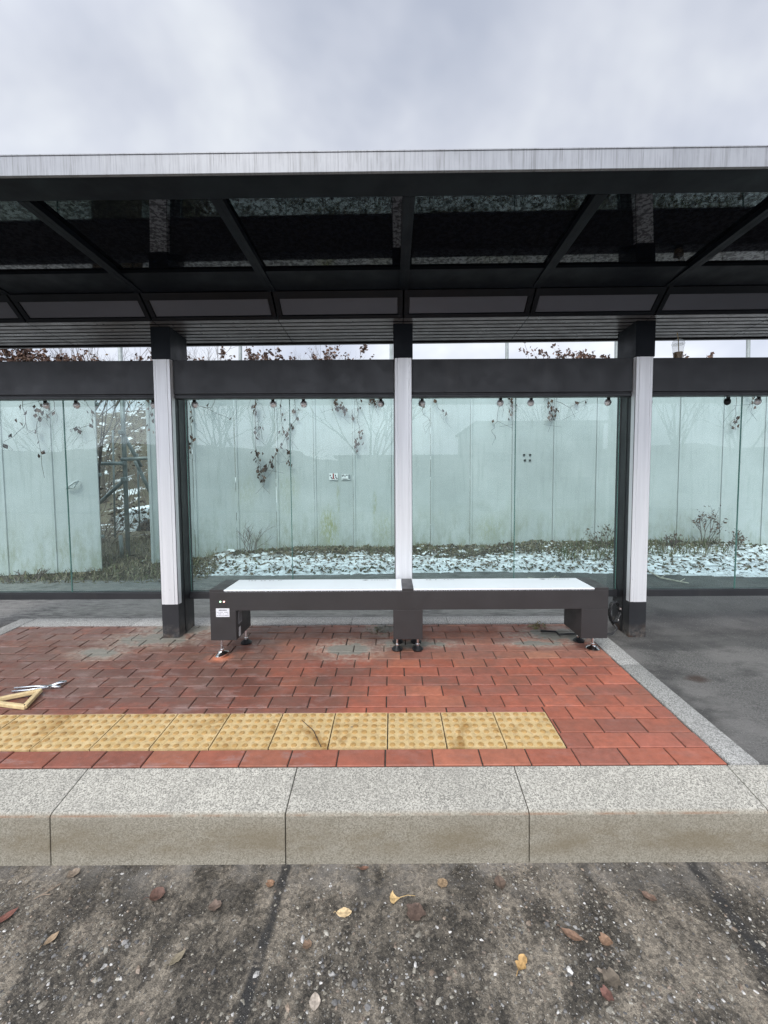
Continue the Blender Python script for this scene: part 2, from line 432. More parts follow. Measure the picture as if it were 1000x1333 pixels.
# positions needed by the stained materials
CEM = []
for (px, py, rx, ry) in ((200, 832, .30, .11), (238, 818, .30, .13), (130, 850, .16, .08), (452, 845, .19, .13), (540, 838, .26, .06), (735, 826, .34, .12), (500, 818, .12, .10), (700, 838, .2, .05)):
    g = G(px, py); CEM.append((g.x, g.y, rx, ry))
g = G(286, 856); ORANGE_PATCH = (g.x, g.y)
g = G(908, 881); SPOT = (g.x, g.y)
CUTS = []
for (a, b, c_, d_, w) in ((368, 1145, 322, 1300, .026), (900, 1125, 992, 1240, .030)):
    p, q = GR(a, b), GR(c_, d_); CUTS.append((p.x, p.y, q.x, q.y, w))
MOSS = []
for (px, py, rx, rz, am) in ((428, 688, .17, .36, .9), (440, 650, .03, .5, .5), (500, 690, .18, .30, .35), (325, 640, .2, .3, .3), (375, 640, .22, .4, .3), (640, 690, .3, .25, .35), (488, 660, .04, .3, .5)):
    p = P(px, py, 6.38); MOSS.append((p.x, p.z, rx, rz, am))
M['brick'] = m_brick()
M['kerb'] = m_granite('kerb_granite', (.37, .352, .305), True)
M['edging'] = m_granite('edging_granite', (.34, .335, .315), False)
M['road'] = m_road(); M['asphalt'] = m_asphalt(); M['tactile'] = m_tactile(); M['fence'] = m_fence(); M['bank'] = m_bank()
M['joint'] = simple('joint_sand', (.060, .048, .040), .95, 0, .2, .35, 40, .5, 200)

# ------------------------------------------------------------------ world, sun, camera
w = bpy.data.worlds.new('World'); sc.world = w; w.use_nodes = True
t = w.node_tree; t.nodes.clear()
def wn(typ, **kw):
    n = t.nodes.new(typ)
    for k, v in kw.items(): setattr(n, k, v)
    return n
SUN_EL, SUN_AZ = math.radians(48), math.radians(200)
wo = wn('ShaderNodeOutputWorld')
sky = wn('ShaderNodeTexSky', sky_type='NISHITA'); sky.sun_disc = False; sky.sun_elevation = SUN_EL; sky.sun_rotation = SUN_AZ
b1 = wn('ShaderNodeBackground'); t.links.new(sky.outputs[0], b1.inputs[0]); b1.inputs[1].default_value = .1
tc = wn('ShaderNodeTexCoord')
sx = wn('ShaderNodeSeparateXYZ'); t.links.new(tc.outputs['Generated'], sx.inputs[0])
# project the direction on a high cloud layer so that clouds shrink towards the horizon
zz = wn('ShaderNodeMath', operation='MAXIMUM'); t.links.new(sx.outputs[2], zz.inputs[0]); zz.inputs[1].default_value = .06
za = wn('ShaderNodeMath', operation='ADD'); t.links.new(zz.outputs[0], za.inputs[0]); za.inputs[1].default_value = .6
dx_ = wn('ShaderNodeMath', operation='DIVIDE'); t.links.new(sx.outputs[0], dx_.inputs[0]); t.links.new(za.outputs[0], dx_.inputs[1])
dy_ = wn('ShaderNodeMath', operation='DIVIDE'); t.links.new(sx.outputs[1], dy_.inputs[0]); t.links.new(za.outputs[0], dy_.inputs[1])
cv = wn('ShaderNodeCombineXYZ'); t.links.new(dx_.outputs[0], cv.inputs[0]); t.links.new(dy_.outputs[0], cv.inputs[1]); cv.inputs[2].default_value = 3.7
n1 = wn('ShaderNodeTexNoise'); t.links.new(cv.outputs[0], n1.inputs[0]); n1.inputs['Scale'].default_value = 3.6; n1.inputs['Detail'].default_value = 4; n1.inputs['Roughness'].default_value = .55; n1.inputs['Distortion'].default_value = .15
rp = wn('ShaderNodeValToRGB'); t.links.new(n1.outputs['Fac'], rp.inputs[0])
rp.color_ramp.elements[0].position = .30; rp.color_ramp.elements[0].color = (.55, .60, .72, 1)
rp.color_ramp.elements[1].position = .74; rp.color_ramp.elements[1].color = (.96, 1.0, 1.05, 1)
e = rp.color_ramp.elements.new(.52); e.color = (.735, .775, .875, 1)
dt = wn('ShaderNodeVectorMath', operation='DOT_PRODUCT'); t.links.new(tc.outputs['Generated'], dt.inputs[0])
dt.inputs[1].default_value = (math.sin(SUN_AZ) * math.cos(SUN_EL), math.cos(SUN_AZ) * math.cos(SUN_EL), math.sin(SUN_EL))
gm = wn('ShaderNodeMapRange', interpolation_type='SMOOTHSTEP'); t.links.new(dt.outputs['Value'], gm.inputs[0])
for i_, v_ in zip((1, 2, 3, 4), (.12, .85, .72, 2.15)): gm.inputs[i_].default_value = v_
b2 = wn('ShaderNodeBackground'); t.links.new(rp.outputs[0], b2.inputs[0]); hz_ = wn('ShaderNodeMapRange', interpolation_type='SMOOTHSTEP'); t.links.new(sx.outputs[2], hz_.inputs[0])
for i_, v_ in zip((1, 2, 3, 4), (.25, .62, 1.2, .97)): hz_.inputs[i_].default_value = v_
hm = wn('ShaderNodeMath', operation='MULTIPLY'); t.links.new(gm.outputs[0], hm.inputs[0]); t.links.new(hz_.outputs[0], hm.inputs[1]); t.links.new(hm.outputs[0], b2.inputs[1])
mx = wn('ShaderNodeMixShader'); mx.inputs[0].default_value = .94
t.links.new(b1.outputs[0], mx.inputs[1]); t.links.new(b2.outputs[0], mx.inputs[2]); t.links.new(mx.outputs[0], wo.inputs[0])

sl = bpy.data.lights.new('sun', 'SUN'); sl.energy = 1.5; sl.angle = math.radians(25); sl.color = (1, .96, .9)
so = bpy.data.objects.new('sun', sl); COL.objects.link(so)
sd = Vector((math.sin(SUN_AZ) * math.cos(SUN_EL), math.cos(SUN_AZ) * math.cos(SUN_EL), math.sin(SUN_EL)))
so.rotation_euler = (-sd).to_track_quat('-Z', 'Y').to_euler()

cam = bpy.data.cameras.new('camera'); co = bpy.data.objects.new('camera', cam); COL.objects.link(co); sc.camera = co
cam.sensor_fit = 'VERTICAL'; cam.sensor_height = 24; cam.lens = F / 1333 * 24
cam.shift_x = -(CX - 500) / 1333; cam.shift_y = -(666.5 - CY) / 1333
cam.clip_start = .05; cam.clip_end = 600
fwd = Vector((0, CT, -ST)); up = Vector((0, ST, CT)); rt = Vector((1, 0, 0))
q = Matrix.Rotation(ROLL, 3, fwd)
rt, up = q @ rt, q @ up
co.matrix_world = Matrix(((rt.x, up.x, -fwd.x, 0), (rt.y, up.y, -fwd.y, 0), (rt.z, up.z, -fwd.z, CAMZ), (0, 0, 0, 1)))
sc.view_settings.view_transform = 'Standard'; sc.view_settings.look = 'None'; sc.view_settings.exposure = .42; sc.view_settings.gamma = 1
sc.cycles.max_bounces = 10; sc.cycles.transparent_max_bounces = 24; sc.cycles.use_denoising = True; sc.cycles.denoiser = 'OPENIMAGEDENOISE'; sc.cycles.denoising_input_passes = 'RGB_ALBEDO_NORMAL'; sc.cycles.denoising_prefilter = 'NONE'

# ------------------------------------------------------------------ ground
KB, KF = 1.925, 1.696         # kerb back / front edge
KZB, KZF = zs(KB), .212
b = MB(); b.quad((-80, -60, 0), (80, -60, 0), (80, KF + .03, 0), (-80, KF + .03, 0))
kind(b.build('road', M['road']), 'structure')

def asph_z(Y): return zs(Y) - .014
b = MB()
b.quad((-40, KB - .02, asph_z(KB - .02)), (40, KB - .02, asph_z(KB - .02)), (40, 8.0, asph_z(8.0)), (-40, 8.0, asph_z(8.0)))
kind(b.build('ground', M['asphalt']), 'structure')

# gravel worn out of the road surface
b = MB(); rr = random.Random(11)
tones = [(.29,.265,.215),(.23,.20,.16),(.16,.145,.12),(.37,.345,.29),(.13,.125,.12),(.33,.30,.24),(.22,.21,.20),(.55,.53,.50),(.26,.20,.15)]
for i in range(40000):
    x = rr.uniform(-3.2, 3.2); y = rr.uniform(.85, KF - .004)
    dens = mnoise.noise(Vector((x * 2.2, y * 3.2, 1.3)))
    if rr.random() > .62 + dens * .8: continue
    s = .0016 + .0056 * rr.random() ** 3.0
    if y < 1.45 and rr.random() < .16: s *= 1.75
    b.cur = dim(rr.choice(tones), rr.uniform(.35, .9) if rr.random() < .965 else 1.05)
    el = rr.uniform(.55, 1)
    b.lump((x, y, -.0006), s * 1.15, s * el, s * .62, .3, rr)
kind(b.build('gravel', M['pebble'], smooth=False), 'stuff')

# ------------------------------------------------------------------ kerb stones
KJ = [G(112, 1003).x, G(387, 998.5).x, G(669, 996.5).x]
KL = (KJ[2] - KJ[0]) / 2
kx = [KJ[0] - 2 * KL, KJ[0] - KL, KJ[0], KJ[1], KJ[2], KJ[2] + KL, KJ[2] + 2 * KL]
klab = ['pale granite kerb stone at the left end beyond the frame edge', 'granite kerb stone at the left picture edge below the leftmost yellow tiles',
        'long granite kerb stone between the two left joints, greenish face', 'granite kerb stone in the middle with brown stained face',
        'granite kerb stone right of the middle one, rust line along its edge', 'granite kerb stone at the right end beside the dark asphalt']
for i in range(6):
    x0, x1 = kx[i] + .0022, kx[i + 1] - .0022
    b = MB(); b.cur = dim((1, 1, 1), R.uniform(.92, 1.06))
    prof = [(KB, -.05), (KB, KZB - .001), (1.713, KZF + .006), (1.703, KZF + .001), (KF + .001, KZF - .007), (KF - .008, -.05)]
    prof = list(reversed(prof))
    b.prism_x(prof, x0, x1)
    o = b.build('kerb_stone', M['kerb'], bevel=.0018, seg=1)
    tag(o, klab[i], 'kerb', 'granite kerb stones along the road')

# ------------------------------------------------------------------ brick pavement
EXI, EXO = 1.59, 1.735; LXI, LXO = -3.28, -3.42; EYI, EYO = 3.645, 3.825
TX1 = .868; TY0, TY1 = 2.050, 2.348; NT_ = 13; TX0 = TX1 - .3 * NT_
RP, BL = .1192, .2325
b = MB()
b.cur = (1, 1, 1)
def slab(x0, x1, y0, y1, off, tilt=(0, 0)):
    """brick with small arrised edges"""
    e_ = .0035
    zz_ = lambda x, y, d: zs(y) + off + d + tilt[0] * (x - (x0 + x1) / 2) + tilt[1] * (y - (y0 + y1) / 2)
    n = len(b.v)
    ring = [(x0, y0), (x1, y0), (x1, y1), (x0, y1)]
    inn = [(x0 + e_, y0 + e_), (x1 - e_, y0 + e_), (x1 - e_, y1 - e_), (x0 + e_, y1 - e_)]
    b.v += [(x, y, zz_(x, y, -.03)) for x, y in ring] + [(x, y, zz_(x, y, -.0028)) for x, y in ring] + [(x, y, zz_(x, y, 0)) for x, y in inn]
    for k in range(4):
        j = (k + 1) % 4
        b.face((n + k, n + j, n + 4 + j, n + 4 + k)); b.face((n + 4 + k, n + 4 + j, n + 8 + j, n + 8 + k))
    b.face((n + 8, n + 9, n + 10, n + 11))
rr = random.Random(5)
jj = .0034
def brick(x0, x1, y0, y1):
    x0 = max(x0, LXI); x1 = min(x1, EXI)
    if x1 - x0 < .012: return
    u = rr.random()
    if u < .5: c = (.325, .100, .060)
    elif u < .75: c = (.285, .092, .060)
    elif u < .9: c = (.365, .125, .073)
    else: c = (.265, .092, .062)
    k = rr.uniform(.88, 1.12)
    k *= 1 + .12 * max(-1, min(1, (x0 + .2) / 1.6))
    if y0 > 2.9: c = (c[0] * .92, c[1] * 1.18, c[2] * 1.25)
    b.cur = dim(c, k)
    s_ = .6 if y0 < 2.9 else 1.6
    ox, oy = rr.uniform(-1, 1) * .0012 * s_, rr.uniform(-1, 1) * .001 * s_
    slab(x0 + jj + ox, x1 - jj + ox, y0 + jj + oy, y1 - jj + oy, rr.uniform(-.0016, .0012) * s_, (rr.uniform(-.008, .008) * s_, rr.uniform(-.01, .01) * s_))
row = 0; y = KB + .006
X00 = -.042
while y < EYI - .02:
    y1 = min(y + RP, EYI)
    ph = X00 + (BL / 2 if row % 2 else 0)
    if row >= 9: ph += rr.uniform(-.035, .035)
    k0 = int((LXI - ph) / BL) - 1
    for k in range(k0, k0 + 26):
        xa, xb = ph + k * BL, ph + (k + 1) * BL
        if xb < LXI or xa > EXI: continue
        in_t = (y + .03 < TY1 and y1 - .03 > TY0)
        if in_t and xa < TX0:
            brick(xa, min(xb, TX0 - .002), y, y1); continue
        if in_t:
            if y1 > TY1 + .01 and xa < TX1:           # sliver row behind the tiles
                brick(xa, min(xb, 9), TY1 + .003, y1) if xb <= TX1 + .001 else None
                if xb > TX1:
                    brick(xa, TX1, TY1 + .003, y1); brick(TX1 + .001, xb, y, y1)
                continue
            if xb <= TX1 + .014: continue
            xa = max(xa, TX1 + .003)
        brick(xa, xb, y, y1)
    y = y1; row += 1
o = b.build('pavement', M['brick']); kind(o, 'structure')
b = MB()
b.quad((LXO + .01, KB, zs(KB) - .0075), (EXO - .01, KB, zs(KB) - .0075), (EXO - .01, EYO - .01, zs(EYO) - .0075), (LXO + .01, EYO - .01, zs(EYO) - .0075))
kind(b.build('pavement_bed', M['joint']), 'structure')

# granite edging stones
def edging(x0, x1, y0, y1, lab):
    b = MB(); b.cur = dim((1, 1, 1), R.uniform(.9, 1.1)); h = .004
    b.hexa([(x0, y0, zs(y0) - .12), (x1, y0, zs(y0) - .12), (x1, y1, zs(y1) - .12), (x0, y1, zs(y1) - .12), (x0, y0, zs(y0) + h), (x1, y0, zs(y0) + h), (x1, y1, zs(y1) + h), (x0, y1, zs(y1) + h)])
    tag(b.build('edging_stone', M['edging'], bevel=.003, smooth=True), lab, 'edging stone', 'granite edging stones round the brick paving')
ey = [KB + .004, 2.02, 2.93, EYO]
el_ = ['short granite edging stub touching the kerb at the right', 'long granite edging stone between the red bricks and dark asphalt at right', 'granite edging stone running under the right end of the bench']
ey = [KB + .004, 2.90, EYO]; el_ = el_[1:]
for i in range(2): edging(EXI + .002, EXO, ey[i] + .0015, ey[i + 1] - .0015, el_[i])
bx = [LXI + .003, -2.3, -1.32, -.37, .485, EXI - .002]
bl_ = ['rear granite edging stone left of the left white post, near the corner', 'rear granite edging stone just left of the left white post', 'rear granite edging stone behind the left bench leg', 'rear granite edging stone behind the middle bench leg', 'rear granite edging stone below the right half of the bench']
for i in range(5): edging(bx[i] + .0015, bx[i + 1] - .0015, EYI + .002, EYO, bl_[i])
for (a, c_, l) in ((KB + .004, 2.9, 'left granite edging stone outside the picture edge near the road'), (2.9, EYO, 'left granite edging stone at the rear left corner of the bricks')):
    edging(LXO, LXI - .002, a + .0015, c_ - .0015, l)

# ------------------------------------------------------------------ tactile tiles
b = MB(); S = .1468
prof = []
b.hexa([(-S, -S, -.03), (S, -S, -.03), (S, S, -.03), (-S, S, -.03), (-S, -S, .002), (S, -S, .002), (S, S, .002), (-S, S, .002)])
proto = None
for i in range(6):
    for j in range(6):
        b.cur = (.76, .64, .47)
        b.lathe([(.0155, .002), (.0145, .0042), (.0115, .006), (.0075, .0066)], (-.125 + .05 * i, -.125 + .05 * j, 0), 12)
base_tile = b
ords = ['right end of the row, clean edge by the red bricks', 'second from the right end', 'third from the right end', 'fourth from the right end, left of the middle joint', 'fifth from the right end, under the thin dark twig',
        'sixth from the right end, with a brown stain', 'seventh from the right end', 'eighth from the right end', 'ninth from the right end', 'tenth from the right end, at the left picture edge', 'eleventh, beyond the left picture edge', 'twelfth, beyond the left picture edge', 'last one at the far left end of the row']
for i in range(NT_):
    if proto is None: o = proto = b.build('tactile_tile', M['tactile'], smooth=True)
    else: o = proto.copy(); COL.objects.link(o)
    yc = (TY0 + TY1) / 2
    o.location = (TX1 - .15 - .3 * i, yc, zs(yc) + .0015 + R.uniform(-.0012, .0012))
    o.rotation_euler = (math.atan(SL) + R.uniform(-.003, .003), R.uniform(-.003, .003), R.uniform(-.004, .004))
    tag(o, 'yellow dotted paving tile, ' + ords[i], 'tactile tile', 'yellow dotted paving tiles in front of the bench')

# ------------------------------------------------------------------ bus shelter
PX = [.09 + 1.905 * k for k in (-2, -1, 0, 1, 2)]
PYF, PYB = 3.388, 3.655
GYG = 3.60
shel = thing('bus_shelter', (.09, 3.5, zs(3.5)), 'long charcoal bus shelter with white fronted posts, green glass back and dark roof', 'bus shelter')
zW1 = P(524, 466, PYF).z; zW0 = P(524, 785, PYF).z
RT = .0065
def rz(x): return RT * (x - .09)               # the roof is a touch out of level
def soff(Y): return 2.838 - .036 * (Y - 3.278)
def raft(Y): return 3.007 + .0315 * (2.159 - Y)
hw = .070
for i, x in enumerate(PX):
    b = MB()
    zt = soff(PYF) + rz(x) + .03
    b.box(x - hw + .001, x + hw - .001, PYF, PYB, zs(PYF) - .08, zt)
    p = b.build('post', M['steel_dark'], shel, bevel=.003)
    b = MB(); b.box(x - hw - .006, x + hw + .006, PYF - .006, PYB + .004, zW1, zt + .02); b.build('post_sleeve', M['steel_black'], p, bevel=.003)
    c = MB(); f0 = PYF - .006
    prof = [(x - hw, PYF + .05), (x - hw, f0 + .012), (x - hw + .006, f0 + .003), (x - hw + .022, f0 + .003), (x - hw + .024, f0 + .0055), (x - hw + .028, f0 + .0055), (x - hw + .030, f0),
            (x + hw - .030, f0), (x + hw - .028, f0 + .0055), (x + hw - .024, f0 + .0055), (x + hw - .022, f0 + .003), (x + hw - .006, f0 + .003), (x + hw, f0 + .012), (x + hw, PYF + .05)]
    c.prism_z(prof, zW0, zW1 - .001)
    c.build('post_cover', M['white'], p)
    for xk in (x - hw - .003, x + hw):
        k = MB(); k.box(xk, xk + .003, PYF + .10, PYF + .125, zs(PYF), zW1); k.build('groove_strip', M['rubber'], p)
    # mortar collar
    if i in (1,):
        m_ = MB(); m_.lathe([(.30, -.01), (.24, .006), (.15, .012), (.08, .013)], (x, (PYF + PYB) / 2, zs(3.5)), 24)
BY0, BY1 = 3.418, 3.53
bz1 = P(511, 467.6, BY0).z; bz0 = P(511, 511.5, BY0).z; bzl = P(511, 518, BY0 + .03).z
gz1 = P(511, 512, GYG).z; gz0 = P(511, 768.5, GYG).z; rz0 = P(511, 778, GYG - .03).z
for i in range(4):
    x0, x1 = PX[i] + hw + .0035, PX[i + 1] - hw - .0035
    b = MB(); b.box(x0, x1, BY0, BY1, bz0, bz1)
    b.box(x0, x1, BY0 + .012, BY0 + .045, bz0 - .012, bz0)
    b.box(x0, x1, BY0 + .006, BY0 + .07, bzl, bz0 - .012)
    b.build('beam', M['steel_dark'], shel, bevel=.003)
    b = MB(); b.box(x0, x1, GYG - .035, GYG + .035, rz0, gz0 - .004); b.box(x0, x1, GYG - .03, GYG - .008, gz0 - .004, gz0 + .004); b.box(x0, x1, GYG + .008, GYG + .03, gz0 - .004, gz0 + .004)
    b.build('bottom_rail', M['steel_dark'], shel, bevel=.002)
    xm = (PX[i] + PX[i + 1]) / 2
    for s_, (a, c_) in enumerate(((x0 + .004, xm - .003), (xm + .003, x1 - .004))):
        g_ = MB(); g_.box(a, c_, GYG - .006, GYG + .006, gz0, gz1 + .02)
        pane = g_.build('glass_pane', M['glass'], shel)
        for xe in (a - .0025, c_ + .0004):
            e_ = MB(); e_.box(xe, xe + .0021, GYG - .0055, GYG + .0055, gz0, gz1); e_.build('pane_edge', M['glass_edge'], pane)
        for cx_ in ((a + .085, c_ - .13) if s_ == 0 else (a + .12, c_ - .105)):
            cl = MB(); cz = P(511, 525.5, GYG).z
            m = Matrix.Rotation(math.radians(90), 4, 'X')
            cl.lathe([(.026, 0), (.031, .005), (.029, .012), (.024, .019), (.016, .025), (.006, .028)], (cx_, GYG - .006, cz), 16, m)
            o = cl.build('glass_clamp', M['clamp'], pane, smooth=True)
            if i == 3 and s_ == 0 and cx_ > xm - .3: o.data.materials[0] = M['rubber']; o['label'] = 'black glass clamp'
            st = MB(); st.box(cx_ - .012, cx_ + .012, GYG - .03, GYG - .012, cz + .012, gz1 + .03); st.build('clamp_bracket', M['steel_dark'], pane, bevel=.003)
# roof
RX0, RX1 = PX[0] - .75, PX[4] + .75
FY = 1.9966; fz0 = 1.399 + CAMZ; fz1 = 1.4825 + CAMZ
REND = 3.775
def sheared(o):
    for v in o.data.vertices: v.co.z += rz(v.co.x)
    return o
b = MB(); b.box(RX0, RX1, FY, FY + .012, fz0, fz1); b.box(RX0, RX1, FY - .003, FY + .02, fz1, fz1 + .006); b.box(RX0, RX1, FY - .002, FY + .02, fz0 - .003, fz0)
sheared(b.build('roof_fascia', M['fascia'], shel, bevel=.001))
b = MB(); ya = FY + .013; yb = P(511, 249, 2.16).y
b.prism_x([(ya, raft(ya) - .004), (2.165, raft(2.165) + .0), (2.165, raft(2.165) + .07), (ya, fz1 - .005)], RX0, RX1)
sheared(b.build('front_gutter', M['steel_black'], shel, bevel=.002))
b = MB()
b.prism_x([(FY + .02, fz1 + .001), (REND + .03, fz1 + .03), (REND + .03, fz1 + .05), (FY + .02, fz1 + .012)], RX0, RX1)
b.prism_x([(REND + .004, soff(REND) - .01), (REND + .03, soff(REND) - .01), (REND + .03, fz1 + .03), (REND + .004, fz1 + .03)], RX0, RX1)
b.box(RX0 - .012, RX0 - .001, FY, REND + .03, fz0 - .1, fz1); b.box(RX1 + .001, RX1 + .012, FY, REND + .03, fz0 - .1, fz1)
sheared(b.build('roof_panel', M['steel_dark'], shel))
CO = .032
b = MB(); b.prism_x([(2.872, raft(2.872) + .014), (3.125, raft(3.125) + .006), (3.125, raft(3.125) + .055), (2.872, raft(2.872) + .055)], RX0, RX1)
sheared(b.build('rear_roof_beam', M['steel_black'], shel, bevel=.002))
IY0, IY1 = 3.12, 3.278
rx = [.09 + .9525 * k for k in range(-4, 5)]
for x in rx:
    b = MB()
    b.prism_x([(2.167, raft(2.167)), (IY0, raft(IY0)), (IY0, raft(IY0) + .06), (2.167, raft(2.167) + .06)], x - .03, x + .03)
    b.prism_x([(2.167, raft(2.167) - .0015), (IY0, raft(IY0) - .0015), (IY0, raft(IY0)), (2.167, raft(2.167))], x - .0025, x + .0025)
    sheared(b.build('rafter', M['steel_black'], shel, bevel=.002))
for i in range(-1, len(rx)):
    a = rx[i] + .0302 if i >= 0 else RX0; c_ = rx[i + 1] - .0302 if i + 1 < len(rx) else RX1
    b = MB(); b.prism_x([(2.167, raft(2.167) + CO), (2.868, raft(2.868) + CO), (2.868, raft(2.868) + CO + .012), (2.167, raft(2.167) + CO + .012)], a, c_)
    sheared(b.build('ceiling_glass', M['ceiling'], shel))
    a = (rx[i] if i >= 0 else RX0 - .005) + .006; c_ = (rx[i + 1] if i + 1 < len(rx) else RX1 + .005) - .006
    # inclined light unit
    dv = Vector((0, IY1 - IY0, soff(IY1) - raft(IY0))); L = dv.length; dv.normalize(); nv = Vector((0, dv.z, -dv.y))   # points down/forward
    o0 = Vector((0, IY0 + .001, raft(IY0)))
    def sp(u, k): q_ = o0 + dv * u + nv * k; return (q_.y, q_.z)
    b = MB()
    fr = .034
    for (u0, u1, xa, xb) in ((.0, .055, a, c_), (L - fr * .8, L - .002, a, c_)):
        b.prism_x([sp(u0, 0), sp(u0, -.03), sp(u1, -.03), sp(u1, 0)][::-1], xa, xb)
    for (xa, xb) in ((a, a + fr), (c_ - fr, c_)):
        b.prism_x([sp(.055, -.001), sp(.055, -.03), sp(L - fr * .8, -.03), sp(L - fr * .8, -.001)][::-1], xa, xb)
    lp = sheared(b.build('light_panel', M['steel_black'], shel, bevel=.002))
    b = MB()
    b.prism_x([sp(.058, -.010), sp(.058, -.016), sp(L - fr * .8 - .003, -.016), sp(L - fr * .8 - .003, -.010)][::-1], a + fr + .004, c_ - fr - .004)
    sheared(b.build('diffuser', M['diffuser'], lp))
    b = MB(); nsl = 7; Wd = (REND - IY1 - .012) / nsl
    for k in range(nsl):
        y0 = IY1 + .006 + k * Wd; y1 = y0 + Wd - .021
        b.prism_x([(y0, soff(y0)), (y1, soff(y1)), (y1, soff(y1) + .002), (y0, soff(y0) + .002)], a - .003, c_ + .003)
    sheared(b.build('soffit_slats', M['slat'], shel))
b = MB(); b.prism_x([(IY1, soff(IY1) + .06), (REND, soff(REND) + .06), (REND, soff(REND) + .075), (IY1, soff(IY1) + .075)], RX0, RX1)
sheared(b.build('soffit_backing', M['steel_black'], shel))

# ------------------------------------------------------------------ bench
BYF = 3.03; BD = .315; BYB = BYF + BD
p0 = P(272.4, 766.4, BYF); p1 = P(792.6, 766.0, BYF)
bx0, bx1, bzt = p0.x, p1.x, (p0.z + p1.z) / 2
bzm = P(511, 794, BYF).z; bzb = P(511, 832.5, BYF).z
ben = thing('heated_bench', ((bx0 + bx1) / 2, BYF + BD / 2, zs(BYF + BD / 2)), 'long charcoal metal bench with two white seat panels on three block legs', 'bench')
lx1 = P(307.5, 810, BYF).x; rx0_ = P(757, 810, BYF).x; mx0, mx1 = P(512, 815, BYF).x, P(550.5, 815, BYF).x
cx0, cx1 = P(523.5, 766, BYF).x, P(538.5, 766, BYF).x
wx0 = P(291.4, 768.5, BYF).x; wx1 = P(774, 768.5, BYF).x
b = MB()
zt = bzt - .012
b.box(bx0, bx1, BYF, BYB, bzm, zt - .008)
b.build('frame', M['bench_paint'], ben, bevel=.0025)
b = MB(); b.box(bx0 + .01, bx1 - .01, BYF + .008, BYB - .008, zt - .008, zt - .0005); b.build('seat_gap_strip', M['steel_tool'], ben)
for (a, c_, lab) in ((bx0, wx0 - .002, None), (cx0 + .001, cx1 - .001, None), (wx1 + .002, bx1, None)):
    b = MB(); b.box(a, c_, BYF - .0008, BYB + .0008, zt - .0085, bzt); b.build('end_cap' if a != cx0 + .001 else 'divider', M['bench_paint'], ben, bevel=.002)
n = NT('white_seat_glass'); c = n.mix(n.map(n.noise(3, 3), .3, .7), (.80, .84, .87), (.84, .87, .90))
M['seat'] = n.done(n.bsdf(c, n.map(n.noise(8, 4), .35, .65, .12, .16), 0, .5))
def dashes(mb, x0, x1, y0, y1, z, rnd, logo=None):
    x = x0
    while x < x1:
        w_ = rnd.uniform(.010, .018)
        if rnd.random() < .8:
            mb.cur = (.05, .05, .06)
            for q_ in range(3):
                yy = y0 + (y1 - y0) * (q_ + .1) / 3; mb.quad((x, yy, z), (x + w_ * rnd.uniform(.5, 1), yy, z), (x + w_ * rnd.uniform(.5, 1), yy + (y1 - y0) * .2, z), (x, yy + (y1 - y0) * .2, z))
            xx = x + w_ * rnd.uniform(.1, .8); mb.quad((xx, y0, z), (xx + .003, y0, z), (xx + .003, y1, z), (xx, y1, z))
        x += w_ + rnd.uniform(.004, .012)
rr = random.Random(3)
for (a, c_) in ((wx0, cx0 - .001), (cx1 + .001, wx1)):
    b = MB(); b.box(a, c_, BYF - .003, BYB - .006, zt, bzt - .002)
    s_ = b.build('seat_panel', M['seat'], ben, bevel=.002)
    zz_ = bzt - .0005
    for (ua, ub, va, vb) in ((a + .09, a + .22, BYB - .055, BYB - .035), (a + .25, a + .34, BYB - .05, BYB - .037), (c_ - .24, c_ - .07, BYB - .05, BYB - .037)):
        d_ = MB(); dashes(d_, ua, ub, va, vb, zz_, rr); d_.build('lettering', M['plate'], s_)
    d_ = MB(); d_.cur = (.04, .04, .05); d_.quad((c_ - .31, BYB - .04, zz_), (c_ - .28, BYB - .055, zz_), (c_ - .255, BYB - .04, zz_), (c_ - .28, BYB - .03, zz_)); d_.build('emblem', M['plate'], s_)
